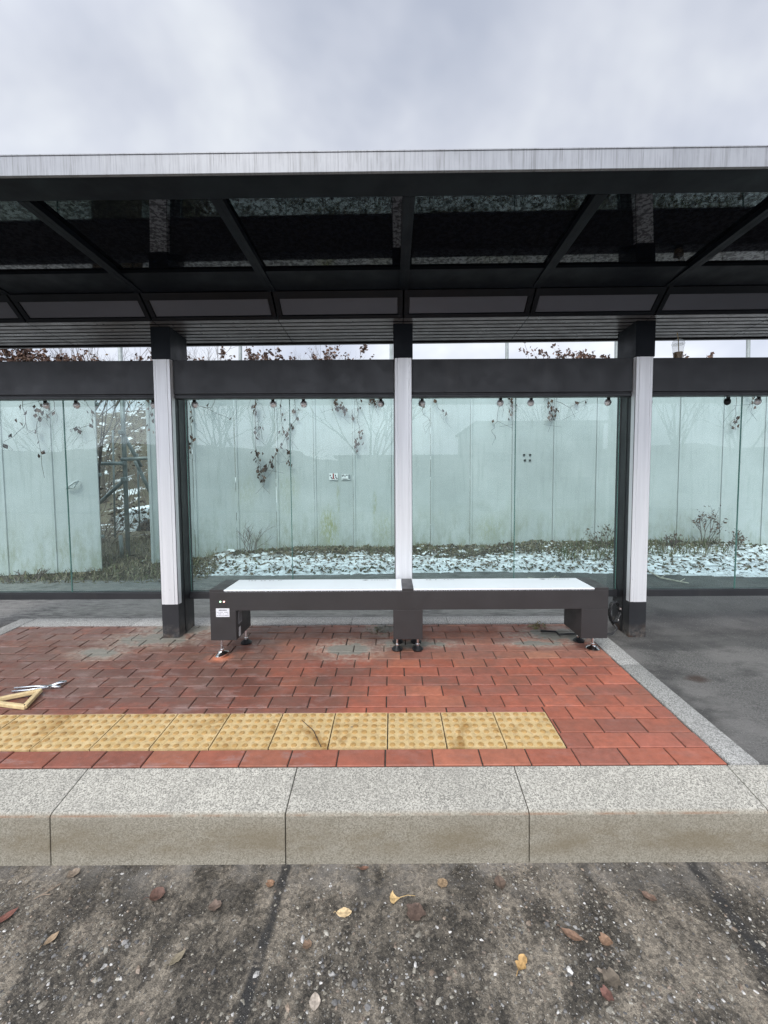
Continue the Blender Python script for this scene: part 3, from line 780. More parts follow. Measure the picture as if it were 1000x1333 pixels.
for k, (a, c_) in enumerate(((bx0, lx1), (mx0, mx1), (rx0_, bx1))):
    b = MB(); b.box(a + .0006, c_ - .0006, BYF + .0006, BYB - .0006, bzb, bzm + .0)
    leg = b.build('leg', M['bench_paint'], ben, bevel=.0025)
    if k == 0:
        v = MB(); v.cur = (.22, .22, .23)
        v.box(c_ - .0003, c_ + .0015, BYF + .045, BYF + .115, bzm - .115, bzm - .02)
        for q_ in range(3): v.cur = (.02, .02, .02); v.box(c_ + .0015, c_ + .0022, BYF + .055 + .02 * q_, BYF + .062 + .02 * q_, bzm - .10, bzm - .035)
        v.cur = (.5, .5, .5); v.box(c_ - .0003, c_ + .002, BYF + .05, BYF + .085, bzm - .21, bzm - .14)
        v.build('socket_plate', M['plate'], leg)
    if k == 0: feet = [((a + .06), BYF + .05, 'chrome'), (c_ - .02, BYB - .06, 'rubber')]
    elif k == 1: feet = [(a + .03, BYF + .125, 'rubber'), (c_ - .03, BYF + .125, 'rubber'), (a + .035, BYB - .06, 'rubber'), (c_ - .035, BYB - .06, 'rubber')]
    else: feet = [((a + c_) / 2 + .045, BYF + .115, 'chrome'), ((a + c_) / 2, BYB - .06, 'rubber')]
    for (fx, fy, mt) in feet:
        b = MB(); g0 = zs(fy)
        m = Matrix.Rotation(math.atan(SL), 4, 'X')
        if mt == 'chrome' and k == 0: m = m @ Matrix.Rotation(-.25, 4, 'Y')
        r_ = .05 if mt == 'chrome' else .043
        b.lathe([(r_ * .95, -.004), (r_, .006), (r_ * .8, .014), (.024, .022), (.018, .03)], (fx, fy, g0 + .004), 20, m)
        fo = b.build('foot', M[mt], leg, smooth=True)
        s_ = MB(); s_.tube([(fx, fy, g0 + .02), (fx, fy, bzb + .002)], .009, 10); s_.lathe([(.016, 0), (.016, .012)], (fx, fy, g0 + .034), 6)
        s_.build('foot_bolt', M['chrome'], fo)
        if mt == 'chrome':
            for an in (.5, 2.6, -.7):
                s_ = MB(); s_.lathe([(.011, .008), (.011, .02), (.006, .024)], (fx + .033 * math.cos(an), fy + .033 * math.sin(an), g0), 6); s_.build('anchor_nut', M['chrome'], fo)
for (px, mt) in ((287, 'led_green'), (291.7, 'led_red')):
    b = MB(); c_ = P(px, 783.3, BYF); b.lathe([(.0062, 0), (.0062, .003), (.003, .005)], (c_.x, BYF, c_.z), 12, Matrix.Rotation(math.radians(90), 4, 'X'))
    b.build('indicator_lamp', M[mt], ben)
a, c_ = P(281.2, 792, BYF), P(299, 803, BYF)
b = MB(); b.cur = (.72, .72, .74); b.box(a.x, c_.x, BYF - .0012, BYF - .0002, c_.z, a.z)
pl = b.build('info_sticker', M['plate'], ben)
b = MB(); W_, H_ = c_.x - a.x, a.z - c_.z
def mark(u0, u1, v0, v1, col):
    b.cur = col; y_ = BYF - .0016
    b.quad((a.x + u0 * W_, y_, c_.z + v0 * H_), (a.x + u1 * W_, y_, c_.z + v0 * H_), (a.x + u1 * W_, y_, c_.z + v1 * H_), (a.x + u0 * W_, y_, c_.z + v1 * H_))
for q_ in range(6): mark(.22 + q_ * .1, .29 + q_ * .1, .73, .86, (.12, .12, .15))
for r_ in range(3):
    for q_ in range(8):
        if rr.random() < .72: mark(.08 + q_ * .11, .08 + q_ * .11 + rr.uniform(.04, .1), .14 + r_ * .18, .22 + r_ * .18, (.30, .30, .34))
b.build('sticker_print', M['plate'], pl)

# ------------------------------------------------------------------ cable
cz = P(801, 797, 3.42)
b = MB()
pts = []
for k in range(0, 74):
    an = k / 24 * 2 * math.pi; r_ = .083 + .006 * math.sin(k * 1.7)
    pts.append((cz.x + r_ * .62 * math.cos(an), 3.42 + .004 * (k // 24) * 3 + .02 * math.cos(an), cz.z + r_ * math.sin(an)))
b.tube(pts, .0085, 7)
g = G(700, 815)
ca = [(cz.x - .02, 3.44, cz.z - .085), (cz.x + .02, 3.42, zs(3.4) + .05), (cz.x - .03, 3.40, zs(3.4) + .012), (bx1 - .12, 3.40, zs(3.4) + .012), (bx1 - .22, 3.37, zs(3.37) + .02), (g.x + .1, 3.44, zs(3.44) + .014), (g.x - .02, 3.46, zs(3.46) + .012)]
b.tube(ca, .0085, 7)
b.tube([(P(733, 797, 3.36).x, 3.37, bzm - .01), (P(735, 797, 3.36).x, 3.375, bzm - .06), (P(741, 800, 3.36).x, 3.37, bzm - .12)], .008, 6)
cab = b.build('power_cable', M['rubber'], smooth='all'); tag(cab, 'coiled black cable hanging between the bench end and the right white post', 'cable')
for an in (.35, -.9):
    b = MB(); b.lathe([(.013, -.008), (.013, .008)], (cz.x + .083 * .62 * math.cos(an), 3.43, cz.z + .083 * math.sin(an)), 8); b.build('cable_tie', M['chrome'], cab)

# ------------------------------------------------------------------ cup on the beam
c0 = P(883, 467, 3.47); cz_ = bz1
cup = thing('plastic_cup', (c0.x, 3.475, cz_), 'clear plastic takeaway cup with brown drink and straw standing on the beam', 'cup')
b = MB(); cc = (c0.x, 3.475, cz_)
b.lathe([(.030, .001), (.031, .004), (.044, .118), (.046, .122)], cc, 24); b.build('cup_body', M['plastic'], cup, smooth=True)
n = NT('coffee'); M['coffee'] = n.done(n.bsdf(n.mix(n.noise(40, 3), (.16, .09, .035), (.30, .19, .08)), .4))
b = MB(); b.lathe([(.0305, .0025), (.0335, .040), (.0355, .056), (.01, .057)], cc, 24); b.build('drink', M['coffee'], cup, smooth=True)
b = MB(); b.lathe([(.0475, .119), (.0485, .125), (.045, .128), (.040, .146), (.025, .158), (.009, .160)], cc, 24); b.build('lid', M['plastic'], cup, smooth=True)
n = NT('straw'); M['straw'] = n.done(n.bsdf(n.mix(n.noise(20, 2), (.40, .30, .16), (.45, .36, .2)), .5))
b = MB(); b.tube([(cc[0] + .008, cc[1], cz_ + .03), (cc[0] - .001, cc[1], cz_ + .16), (cc[0] - .012, cc[1], cz_ + .215)], .0035, 8); b.build('straw', M['straw'], cup)

# ------------------------------------------------------------------ things lying on the bricks
def on(px, py, h=0.0): v = G(px, py); v.z += h; return v
fr_ = thing('wooden_frame', on(32, 922), 'pale wooden frame of three joined bars lying on the bricks at left', 'wooden frame')
A, B, C_ = on(33, 923, .012), on(52, 903.5, .020), on(-60, 926, .03)
A2, D_ = on(-40, 916, .012), on(-40, 919, .02)
for (p_, q_) in ((on(-45, 913, .012), A), (A + Vector((.0, .0, .004)), B), (B, on(-55, 924, .012))):
    dv = (q_ - p_); L = dv.length; m = Matrix.Translation((p_ + q_) / 2) @ dv.to_track_quat('X', 'Z').to_matrix().to_4x4()
    b = MB(); b.box(-L / 2 - .008, L / 2 + .008, -.013, .013, -.012, .012, m); b.build('bar', M['wood'], fr_, bevel=.005, seg=3)
b = MB(); b.tube([A + Vector((0, -.004, .014)), A + Vector((0, -.004, .018))], .004, 8); b.build('nail', M['rubber'], fr_)
pz = thing('pliers', on(65, 897), 'long handled bright steel pliers lying on the bricks behind the wooden frame', 'pliers')
J = on(66, 896.5, .014)
for k, (h1, tip) in enumerate(((on(16, 902.5, .012), on(79, 896.5, .012)), (on(19, 898.5, .014), on(87, 890.5, .016)))):
    b = MB(); mid = (h1 + J) / 2 + Vector((0, .012 if k else -.012, 0))
    b.tube([h1, mid, J], [.0065, .0065, .008], 8)
    b.build('handle', M['steel_tool'], pz, smooth='all')
    b = MB(); dv = tip - J; side = Vector((0, .012 if k else -.006, .003))
    b.tube([J, J + dv * .5 + side, tip], [.011, .013, .009] if k else [.010, .010, .008], 8); b.build('jaw', M['steel_tool'], pz, smooth='all')
b = MB(); b.lathe([(.014, -.006), (.014, .008), (.008, .011)], J, 12); b.build('pivot', M['chrome'], pz, smooth=True)
b = MB(); b.cur = (.045, .035, .03); p_, q_ = on(393, 940, .012), on(418, 975, .011); mid = (p_ + q_) / 2 + Vector((.012, .01, .006)); b.tube([p_, mid, q_], [.0014, .0022, .0018], 5)
tag(b.build('twig', M['twig']), 'thin dark bent twig lying on a yellow tile left of the centre', 'twig')
# weed and litter at the rear of the pavement
rr = random.Random(21)
b = MB()
g = on(697, 817)
for k in range(46):
    b.cur = rr.choice([(.20, .19, .08), (.30, .27, .16), (.12, .13, .05), (.35, .31, .22)])
    c_ = g + Vector((rr.gauss(0, .045), rr.gauss(0, .03), abs(rr.gauss(.012, .012))))
    b.leaf(c_, rr.uniform(.02, .05), Euler((rr.uniform(-.8, .8), rr.uniform(-.8, .8), rr.uniform(0, 6.3))), .35, .3)
b.cur = (.25, .22, .12)
for k in range(9): b.tube([g, g + Vector((rr.gauss(0, .06), rr.gauss(0, .03), rr.uniform(.01, .05)))], .0018, 4)
tag(b.build('weed', M['leaf']), 'flattened yellowish weed by the black cable behind the bench', 'weed')
b = MB()
g = on(492, 822)
for k in range(60):
    b.cur = rr.choice([(.26, .25, .18), (.30, .28, .24), (.18, .17, .10)])
    b.leaf(g + Vector((rr.gauss(0, .05), rr.gauss(0, .05), abs(rr.gauss(.008, .008)))), rr.uniform(.01, .035), Euler((rr.uniform(-.6, .6), rr.uniform(-.6, .6), rr.uniform(0, 6.3))), .5, .3)
tag(b.build('weed', M['leaf']), 'dried moss and weeds beside the middle bench leg', 'weed')
def litter_leaf(name, p, L, W, rot, col, curl, lab, stem=0.0, shape='oval', h=.004):
    if col[0] < .4: col = tuple(c * .68 + g_ * .32 for c, g_ in zip(col, (.13, .115, .095)))
    b = MB(); nU, nV = 9, 5
    ca, sa = math.cos(rot), math.sin(rot)
    rl = random.Random(lab)
    for i in range(nU + 1):
        u = i / nU
        if shape == 'oval': wv = math.sin(math.pi * min(1, max(0, u * .97 + .015))) ** .75
        elif shape == 'round': wv = math.sqrt(max(0, 1 - (2 * u - 1) ** 2)) + .03
        elif shape == 'long': wv = math.sin(math.pi * u) ** 1.1 + .03
        elif shape == 'fan': wv = .06 + u ** 1.3 * (1 + .12 * math.sin(3))
        else: wv = (math.sin(math.pi * u) ** .6) * (1 + .22 * math.sin(u * 13 + len(lab)) + rl.uniform(-.12, .12)) + .05
        for j in range(nV + 1):
            v = j / nV * 2 - 1
            uu = u
            if shape == 'fan': uu = u * math.cos(v * .9 * u) + rl.uniform(-.04, .04) * (u > .95)
            x = (uu - .5) * L; y = v * wv * W / 2 * (1 + rl.uniform(-.05, .05))
            z = curl * (abs(v) ** 1.6) * W * .5 * wv + curl * L * .35 * (2 * u - 1) ** 2 + rl.uniform(-.0012, .0012) + .001
            b.v.append((p.x + x * ca - y * sa, p.y + x * sa + y * ca, p.z + h + z))
    for i in range(nU):
        for j in range(nV):
            a_ = i * (nV + 1) + j
            k = rl.uniform(.82, 1.15) * (.78 if j == nV // 2 else 1)
            b.cur = dim(col, k); b.face((a_, a_ + nV + 1, a_ + nV + 2, a_ + 1))
    if stem:
        b.cur = dim(col, .8); s0 = Vector((p.x - L * .5 * ca, p.y - L * .5 * sa, p.z + h + .002 + curl * L * .35))
        b.tube([s0, s0 + Vector((-ca * stem * .5, -sa * stem * .5 + .002, .004)), s0 + Vector((-ca * stem, -sa * stem, -.001))], .0013, 5)
    o = b.build(name, M['leaf'], smooth='all'); tag(o, lab, 'leaf', 'fallen leaves on the road')
    return o
LV = [(205, 1170, .058, .056, .4, (.13, .055, .038), .55, 'curled dark red brown round leaf below the left kerb stone', .02, 'round'),
      (448, 1190, .060, .038, .05, (.62, .46, .26), .12, 'pale cream oval leaf lying on the road left of centre', .01, 'oval'),
      (514, 1172, .042, .055, 3.25, (.60, .42, .20), .25, 'small tan fan shaped leaf with a long stalk near the road centre', .06, 'fan'),
      (576, 1151, .042, .040, 1.3, (.36, .24, .13), .08, 'round flat tan leaf close to the kerb near the centre', .006, 'round'),
      (541, 1190, .075, .065, 1.1, (.085, .045, .032), .2, 'crumpled wet maroon leaf under the stalk of the fan shaped leaf', 0, 'ragged'),
      (651, 1152, .06, .045, 1.6, (.105, .065, .045), .35, 'dark brown curled leaf right of centre close to the kerb', .02, 'oval'),
      (745, 1221, .085, .032, -.55, (.20, .105, .06), .4, 'long brown curled leaf pointing to the lower right', .012, 'long'),
      (679, 1258, .06, .030, .95, (.46, .29, .12), .5, 'crumpled golden leaf in the lower road right of centre', .02, 'ragged'),
      (410, 1306, .050, .034, 1.7, (.40, .34, .28), .10, 'large beige oval leaf with dark veins at the bottom edge', .0, 'oval'),
      (7, 1197, .085, .030, 1.0, (.21, .062, .042), .35, 'long red leaf at the left picture edge', .02, 'long'),
      (67, 1225, .055, .026, 1.2, (.36, .25, .15), .3, 'tan pointed leaf right of the long red leaf', .012, 'long'),
      (231, 1250, .062, .026, .95, (.24, .20, .13), .3, 'olive brown narrow leaf in the left half of the road', .012, 'long'),
      (474, 1132, .045, .018, .1, (.17, .07, .04), .3, 'small rusty leaf lying against the kerb face', .01, 'long'),
      (788, 1228, .045, .04, .6, (.27, .15, .085), .4, 'crumpled orange brown leaf right of the long brown leaf', .0, 'ragged'),
      (796, 1278, .06, .055, .3, (.11, .085, .06), .3, 'dark grey brown leaf near the lower right', .0, 'ragged'),
      (790, 1297, .035, .04, .3, (.17, .06, .045), .2, 'small dull red leaf below the dark grey brown one', .0, 'ragged'),
      (96, 1140, .05, .038, .9, (.26, .20, .145), .4, 'grey tan leaf against the left kerb', .0, 'ragged'),
      (845, 1170, .055, .03, -.7, (.16, .09, .06), .35, 'brown leaf near the dark line at the right', .01, 'ragged'),
      (352, 1153, .035, .03, 1.4, (.28, .15, .08), .4, 'tiny orange brown leaf beside the left dark line', .0, 'ragged'),
      (400, 1233, .035, .03, .5, (.20, .12, .07), .4, 'tiny brown leaf below the cream oval leaf', .0, 'ragged'),
      (280, 1182, .05, .04, .3, (.15, .10, .075), .3, 'dull brown leaf right of the curled round leaf', .0, 'ragged')]
for (px, py, L, W_, rot, col, curl, lab, stem, shp) in LV: litter_leaf('fallen_leaf', GR(px, py), L * .95, W_, rot, col, curl, lab, stem, shp)
b = MB(); b.cur = (.26, .20, .15); g = GR(45, 1172); g.z = .006
b.tube([g, g + Vector((.03, .02, .006)), g + Vector((.055, .06, .002))], .002, 5); b.tube([g + Vector((.02, .012, .004)), g + Vector((.05, .015, .003))], .0016, 5); b.tube([g + Vector((.028, .02, .004)), g + Vector((.03, .055, .003))], .0014, 5)
tag(b.build('twig', M['twig']), 'small forked dry twig on the road near the left edge', 'twig')

# ------------------------------------------------------------------ fence behind
FP = [(-320, 4.72), (-255, 4.81), (-190, 4.9), (-125, 5.0), (-60, 5.1), (3, 5.2), (67, 5.3), (129, 5.4)]
FQ = [(194, 5.62), (252.5, 5.93), (307.5, 6.18), (360, 6.33), (409.4, 6.40), (460, 6.42), (510, 6.42), (560.6, 6.42), (612, 6.42), (666, 6.4), (719.6, 6.36), (775, 6.3), (828, 6.24), (882, 6.17), (938, 6.1), (992, 6.02), (1048, 5.95), (1106, 5.88), (1165, 5.8)]
def fy_at(px):
    L = FP + FQ
    for (a, ya), (c_, yc) in zip(L, L[1:]):
        if a <= px <= c_: return ya + (yc - ya) * (px - a) / (c_ - a)
    return L[0][1] if px < L[0][0] else L[-1][1]
FTOP = 3.03
def fence(pts, lab):
    x0, y0 = pts[0]; q0 = P(x0, 650, y0); root = thing('fence', (q0.x, y0, zs(y0)), lab, 'fence'); ps = []
    for (a, c_) in zip(pts, pts[1:]):
        p_, q_ = P(a[0], 650, a[1]), P(c_[0], 650, c_[1]); p_.z = q_.z = 0
        d_ = (q_ - p_).normalized(); nrm = Vector((d_.y, -d_.x, 0))
        b = MB(); b.cur = dim((1, 1, 1), R.uniform(.93, 1.04))
        zb = zs((p_.y + q_.y) / 2) + .03
        a0, a1 = p_ + d_ * .003, q_ - d_ * .003
        hz = R.uniform(-.01, .01)
        def pr(pt, k, z): v = pt + nrm * k; return (v.x, v.y, z)
        L = (a1 - a0).length
        # sheet with a folded rib at one side
        st = [(0, -.02), (0, .012), (.028, .012), (.036, 0), (L, 0), (L, -.02)]
        n = len(b.v)
        for (u, k) in st:
            pt = a0 + d_ * u; b.v.append(pr(pt, k, zb)); b.v.append(pr(pt, k, FTOP + hz))
        for i in range(len(st) - 1): b.face((n + 2 * i, n + 2 * i + 2, n + 2 * i + 3, n + 2 * i + 1))
        b.face((n, n + 1, n + 2 * len(st) - 1, n + 2 * len(st) - 2))
        b.face([n + 2 * i + 1 for i in range(len(st))])
        ps.append(b.build('fence_panel', M['fence'], root))
        b = MB(); b.hexa([pr(a0 - d_ * .003, -.05, zb), pr(a1 + d_ * .003, -.05, zb), pr(a1 + d_ * .003, -.021, zb), pr(a0 - d_ * .003, -.021, zb), pr(a0 - d_ * .003, -.05, zb + .05), pr(a1 + d_ * .003, -.05, zb + .05), pr(a1 + d_ * .003, -.021, zb + .05), pr(a0 - d_ * .003, -.021, zb + .05)])
    # rails on the back
    b = MB()
    for z in (.9, 1.7, 2.6):
        b.tube([P(a[0], 650, a[1]).xy.to_3d() + Vector((0, .06, z)) for a in pts], .024, 6)
    b.build('rail', M['galv'], root)
    return root, ps
fl, _ = fence(FP, 'white sheet metal fence section behind the left glass bay, ending at the gap')
fr2, fps = fence(FQ, 'long white sheet metal fence behind the glass, right of the gap, with moss stains')
# handle on the left section, four bolts and two little signs on the long one
hb = MB(); h0 = P(87, 636, fy_at(90) - .03); h1 = P(102, 626, fy_at(102) - .03)
hb.cur = (.6, .63, .62); hb.tube([h0, h0 + Vector((0, -.03, .0)) + (h1 - h0) * .2, h0 + Vector((0, -.035, 0)) + (h1 - h0) * .85, h1], .012, 7); hb.tube([h0, (h0 + h1) / 2 + Vector((.03, -.02, -.035)), h1], .010, 7)
hb.build('fence_handle', M['plate'], fl, smooth='all')
b = MB(); b.cur = (.03, .03, .03)
for (px, py) in ((682.5, 592), (690.5, 592), (683.5, 599), (690, 599)):
    b = MB(); b.cur = (.03, .03, .03); c_ = P(px, py, fy_at(px) - .012); b.box(c_.x - .014, c_.x + .014, c_.y - .004, c_.y + .02, c_.z - .012, c_.z + .012)
    b.build('bolt', M['plate'], fr2)
def mini_sign(px0, py0, px1, py1, lab, marks):
    Y = fy_at((px0 + px1) / 2) - .0145
    a_, c2 = P(px0, py0, Y), P(px1, py1, Y)
    b = MB(); b.cur = (.9, .9, .9); b.box(a_.x, c2.x, Y - .002, Y + .002, c2.z, a_.z); w_, h_ = c2.x - a_.x, a_.z - c2.z
    for (u0, u1, v0, v1, col) in marks:
        b.cur = col; b.quad(*[(a_.x + u * w_, Y - .0032, c2.z + v * h_) for u, v in ((u0, v0), (u1, v0), (u1, v1), (u0, v1))])
    tag(b.build('small_sign', M['plate']), lab, 'sign')
K = (.05, .05, .06); RD = (.35, .05, .05)
mini_sign(428.8, 616.2, 439.8, 624.8, 'small white sign with a red bar and black marks on the fence', [(.40, .56, .15, .98, RD), (.05, .18, .55, .8, K), (.16, .3, .25, .45, K), (.28, .38, .1, .3, K), (.66, .78, .55, .8, K), (.72, .86, .3, .5, K), (.6, .7, .1, .25, (.3, .12, .12)), (.84, .96, .12, .3, K)])
mini_sign(444.8, 617.2, 456, 624.4, 'small white sign with black lettering right of the red marked one', [(.04, .14, .5, .9, K), (.2, .3, .6, .95, K), (.36, .44, .45, .8, K), (.5, .72, .7, .9, (.15, .16, .17)), (.78, .98, .1, .95, (.24, .26, .27)), (.1, .7, .05, .2, (.2, .2, .2))])

# ------------------------------------------------------------------ bank, terrain
def bank_h(x, y):
    h = asph_z(y)
    ft = 5.34 + .07 * math.sin(x * .9) - .06 * max(0, x - 1) - (.25 if x < -2.6 else 0) * min(1, (-2.6 - x) / .6)
    u = max(0, min(1, (y - ft) / .9)); u = u * u * (3 - 2 * u)
    h += .105 * u + (.10 * max(0, min(1, (x - 1.2) / 1.5)) * u)
    if y > ft: h += .045 * mnoise.noise(Vector((x * 3.1, y * 3.1, 0))) * u + .03 * mnoise.noise(Vector((x * 11, y * 11, 3))) * min(1, u * 4)
    else: h -= .03
    if y > 7.2: h -= .06 * min(y - 7.2, 2.8)
    if y > 10.4: h += .42 * min(y - 10.4, 9) + .25 * mnoise.noise(Vector((x * .5, y * .5, 2)))
    if y > 16: h += 0
    return h
b = MB(); ny, nx = 0, 0
ys = [4.9 + .04 * i for i in range(60)] + [7.3 + .12 * i for i in range(35)] + [11.6 + .8 * i for i in range(12)]
xs = [-14 + .5 * i for i in range(18)] + [-5 + .05 * i for i in range(210)] + [5.5 + .5 * i for i in range(18)]
for y in ys:
    for x in xs: b.v.append((x, y, bank_h(x, y)))
nx = len(xs)
for i in range(len(ys) - 1):
    for j in range(nx - 1):
        a_ = i * nx + j; b.face((a_, a_ + 1, a_ + nx + 1, a_ + nx))
kind(b.build('terrain', M['bank'], smooth='all'), 'structure')
b = MB(); b.quad((-120, 20, 1.2), (120, 20, 1.2), (120, 200, 3.5), (-120, 200, 3.5)); kind(b.build('field', M['bank']), 'structure')
# snow clumps and leaf litter on the bank
rr = random.Random(31)
b = MB(); l = MB()
for i in range(11000):
    x = rr.uniform(-2.75, 5.6); y = rr.uniform(5.25, 6.35)
    ft = 5.38 + .07 * math.sin(x * .9) - .06 * max(0, x - 1)
    if y < ft: continue
    dn = mnoise.noise(Vector((x * 5, y * 5, 9)))
    lim = 6.18 if x < .3 else 6.35
    if y < lim + dn * .15 and rr.random() < .44 + dn * 1.1 and x > -2.55 + dn * .2:
        s = .010 + .042 * rr.random() ** 1.6; b.lump((x, y, bank_h(x, y) - .005), s * 1.3, s * .9, s * rr.uniform(.25, .5), .35, rr)
    if rr.random() < .26:
        l.cur = dim(rr.choice([(.17, .12, .075), (.22, .17, .11), (.10, .085, .055), (.12, .13, .07), (.27, .23, .16)]), rr.uniform(.6, 1.1))
        l.leaf((x, y, bank_h(x, y) + .012), rr.uniform(.03, .08), Euler((rr.uniform(-1, 1), rr.uniform(-1, 1), rr.uniform(0, 6.3))), .5, .4)
kind(b.build('snow', M['snow'], smooth='all'), 'stuff')
for i in range(5200):
    x = rr.uniform(-5.0, 4.6); px = 511 + x * 87
    if x < -2.3: y = rr.uniform(4.98, 5.9)
    else: y = rr.uniform(6.0, 6.45) if x < .6 else rr.uniform(5.9, 6.4)
    l.cur = dim(rr.choice([(.20, .155, .10), (.26, .21, .14), (.13, .10, .065), (.15, .15, .08), (.30, .26, .19), (.09, .07, .05)]), rr.uniform(.6, 1.15))
    l.leaf((x, y, bank_h(x, y) + .02), rr.uniform(.03, .09), Euler((rr.uniform(-1.3, 1.3), rr.uniform(-1, 1), rr.uniform(0, 6.3))), .4, .4)
kind(l.build('leaf_litter', M['leaf']), 'stuff')
gmb = MB()
def blades(n_, xr, yr, hmax, cols):
    for i in range(n_):
        x, y = rr.uniform(*xr), rr.uniform(*yr); z = bank_h(x, y); h = rr.uniform(.3, 1) * hmax
        gmb.cur = dim(rr.choice(cols), rr.uniform(.7, 1.1)); a_ = rr.uniform(0, 6.3); ln = rr.uniform(.3, 1.0) * h
        p_ = Vector((x, y, z)); tip = p_ + Vector((math.cos(a_) * ln, math.sin(a_) * ln, h)); m_ = (p_ + tip) / 2 + Vector((0, 0, h * .2)); w_ = Vector((-math.sin(a_), math.cos(a_), 0)) * .004
        gmb.quad(p_ - w_, p_ + w_, m_ + w_, m_ - w_); gmb.quad(m_ - w_, m_ + w_, tip, tip - w_ * .2)
GC = [(.28, .24, .14), (.20, .17, .09), (.14, .15, .07), (.33, .29, .2)]
blades(1500, (-4.9, -2.3), (5.02, 5.75), .11, GC); blades(700, (-2.4, .6), (6.1, 6.4), .09, GC); blades(350, (.9, 2.3), (5.95, 6.3), .10, GC); blades(1000, (2.3, 4.6), (5.65, 6.1), .15, GC + [(.10, .14, .05)])
blades(900, (-4.4, -2.5), (5.7, 7.2), .16, GC)
kind(gmb.build('dry_grass', M['leaf']), 'stuff')

# ------------------------------------------------------------------ plants
def rand_dir(rnd, d, spread):
    v = Vector((rnd.gauss(0, 1), rnd.gauss(0, 1), rnd.gauss(0, 1))).normalized()
    return (d + v * spread).normalized()
def twigs(mb, p, d, L, r, depth, rnd, tips, spread=.5, up=.06, col=(.12, .09, .07), kids=3):
    pts = [p]; n_ = 4; dd = d
    for k in range(n_):
        dd = rand_dir(rnd, dd, spread * .28); dd.z += up; dd.normalize(); pts.append(pts[-1] + dd * L / n_)
    mb.cur = dim(col, rnd.uniform(.8, 1.15))
    mb.tube(pts, [r * (1 - .55 * k / n_) for k in range(n_ + 1)], 5 if r > .01 else 4, False)
    if depth <= 0: tips += pts[1:]; return
    for k in range(kids):
        i = rnd.randint(2, n_) if k else n_
        twigs(mb, pts[i], rand_dir(rnd, dd, spread), L * rnd.uniform(.55, .82), r * .55, depth - 1, rnd, tips, spread, up, col, kids)
def leafy(name, base, h, wid, nleaf, seed, lab, cat, group=None, lsz=(.05, .1), cols=((.09, .05, .035),), stems=5, depth=3, up=.05, r0=.014, drop=.0):
    rnd = random.Random(seed); root = thing(name, base, lab, cat, group)
    w_ = MB(); tips = []
    for k in range(stems):
        d = Vector((rnd.gauss(0, wid), rnd.gauss(0, wid * .5), 1)).normalized()
        twigs(w_, Vector(base) + Vector((rnd.gauss(0, .05), rnd.gauss(0, .05), -.03)), d, h * rnd.uniform(.45, .62), r0, depth, rnd, tips, .55, up, (.13, .10, .085), 3)
    w_.build('stems', M['twig'], root)
    if nleaf:
        l_ = MB()
        for k in range(nleaf):
            c_ = rnd.choice(tips) + Vector((rnd.gauss(0, .03), rnd.gauss(0, .03), rnd.gauss(0, .03) - drop))
            l_.cur = dim(rnd.choice(cols), rnd.uniform(.7, 1.2))
            l_.leaf(c_, rnd.uniform(*lsz), Euler((rnd.uniform(-3, 3), rnd.uniform(-3, 3), rnd.uniform(0, 6.3))), rnd.uniform(.4, .7), .35)
        l_.build('leaves', M['leaf'], root)
    return root
BR = ((.10, .055, .04), (.13, .075, .05), (.075, .045, .035), (.16, .10, .07))
def above(px, ytop, back=.5):
    Y = fy_at(px) + back; t_ = P(px, ytop, Y); return Vector((t_.x, Y, bank_h(t_.x, Y))), t_.z
SH = [(20, 446, 420, .22, 'dense red brown leafy shrub above the fence at the far left'), (75, 449, 420, .22, 'red brown leafy shrub above the fence, second from the left'), (108, 455, 180, .2, 'sparse brown shrub just left of the left scaffold pole'),
      (192, 453, 110, .12, 'small brown leafy shrub beside the left white post top'), (253, 458, 90, .14, 'low brown shrub right of the left post above the beam'), (330, 449, 260, .15, 'upright brown leafy shrub left of centre above the beam'), (352, 449, 90, .1, 'thin dark shrub next to the upright brown one'),
      (405, 450, 150, .2, 'loose brown shrub left of the middle post above the beam'), (432, 455, 150, .16, 'brown shrub nearer the middle post above the beam'), (497, 458, 70, .1, 'tiny leafy tip beside the middle post above the beam'),
      (765, 447, 230, .15, 'rounded dark leafy shrub left of the right post above the beam'), (735, 461, 60, .14, 'low leaf tips left of the rounded dark shrub'), (925, 459, 110, .2, 'low dark shrub right of the plastic cup above the beam'), (975, 463, 50, .15, 'faint shrub tips at the right edge above the beam')]
for i, (px, yt, nl, wd, lab) in enumerate(SH):
    bs, zt_ = above(px, yt + 3, .35)
    # rooted behind the fence
    root = thing('shrub', bs, lab, 'shrub', 'shrubs rising behind the fence'); rnd = random.Random(100 + i); w_ = MB(); tips = []
    spread_m = {True: .34, False: .22}[nl > 200]
    for k in range(4 + nl // 60):
        tx = bs.x + rnd.gauss(0, spread_m); tz = zt_ - abs(rnd.gauss(0, .09)) - .12
        st_ = Vector((tx, bs.y + rnd.gauss(0, .1), tz - .55))
        w_.cur = (.10, .08, .07); w_.tube([Vector((bs.x + (tx - bs.x) * .4, bs.y, bs.z)), Vector((bs.x + (tx - bs.x) * .8, bs.y, (bs.z + tz) / 2)), st_], [.012, .009, .006], 4)
        twigs(w_, st_, Vector((rnd.gauss(0, .35), 0, 1)).normalized(), .34, .005, 2, rnd, tips, .7, .02, (.10, .075, .06), 3)
    w_.build('stems', M['twig'], root); l_ = MB()
    for k in range(int(nl * 2.2)):
        c_ = rnd.choice(tips) + Vector((rnd.gauss(0, .02), rnd.gauss(0, .02), rnd.gauss(0, .02)))
        l_.cur = dim(rnd.choice(BR), rnd.uniform(.7, 1.2)); l_.leaf(c_, rnd.uniform(.035, .075), Euler((rnd.uniform(-3, 3), rnd.uniform(-3, 3), rnd.uniform(0, 6.3))), rnd.uniform(.45, .75), .35)
    l_.build('leaves', M['leaf'], root)
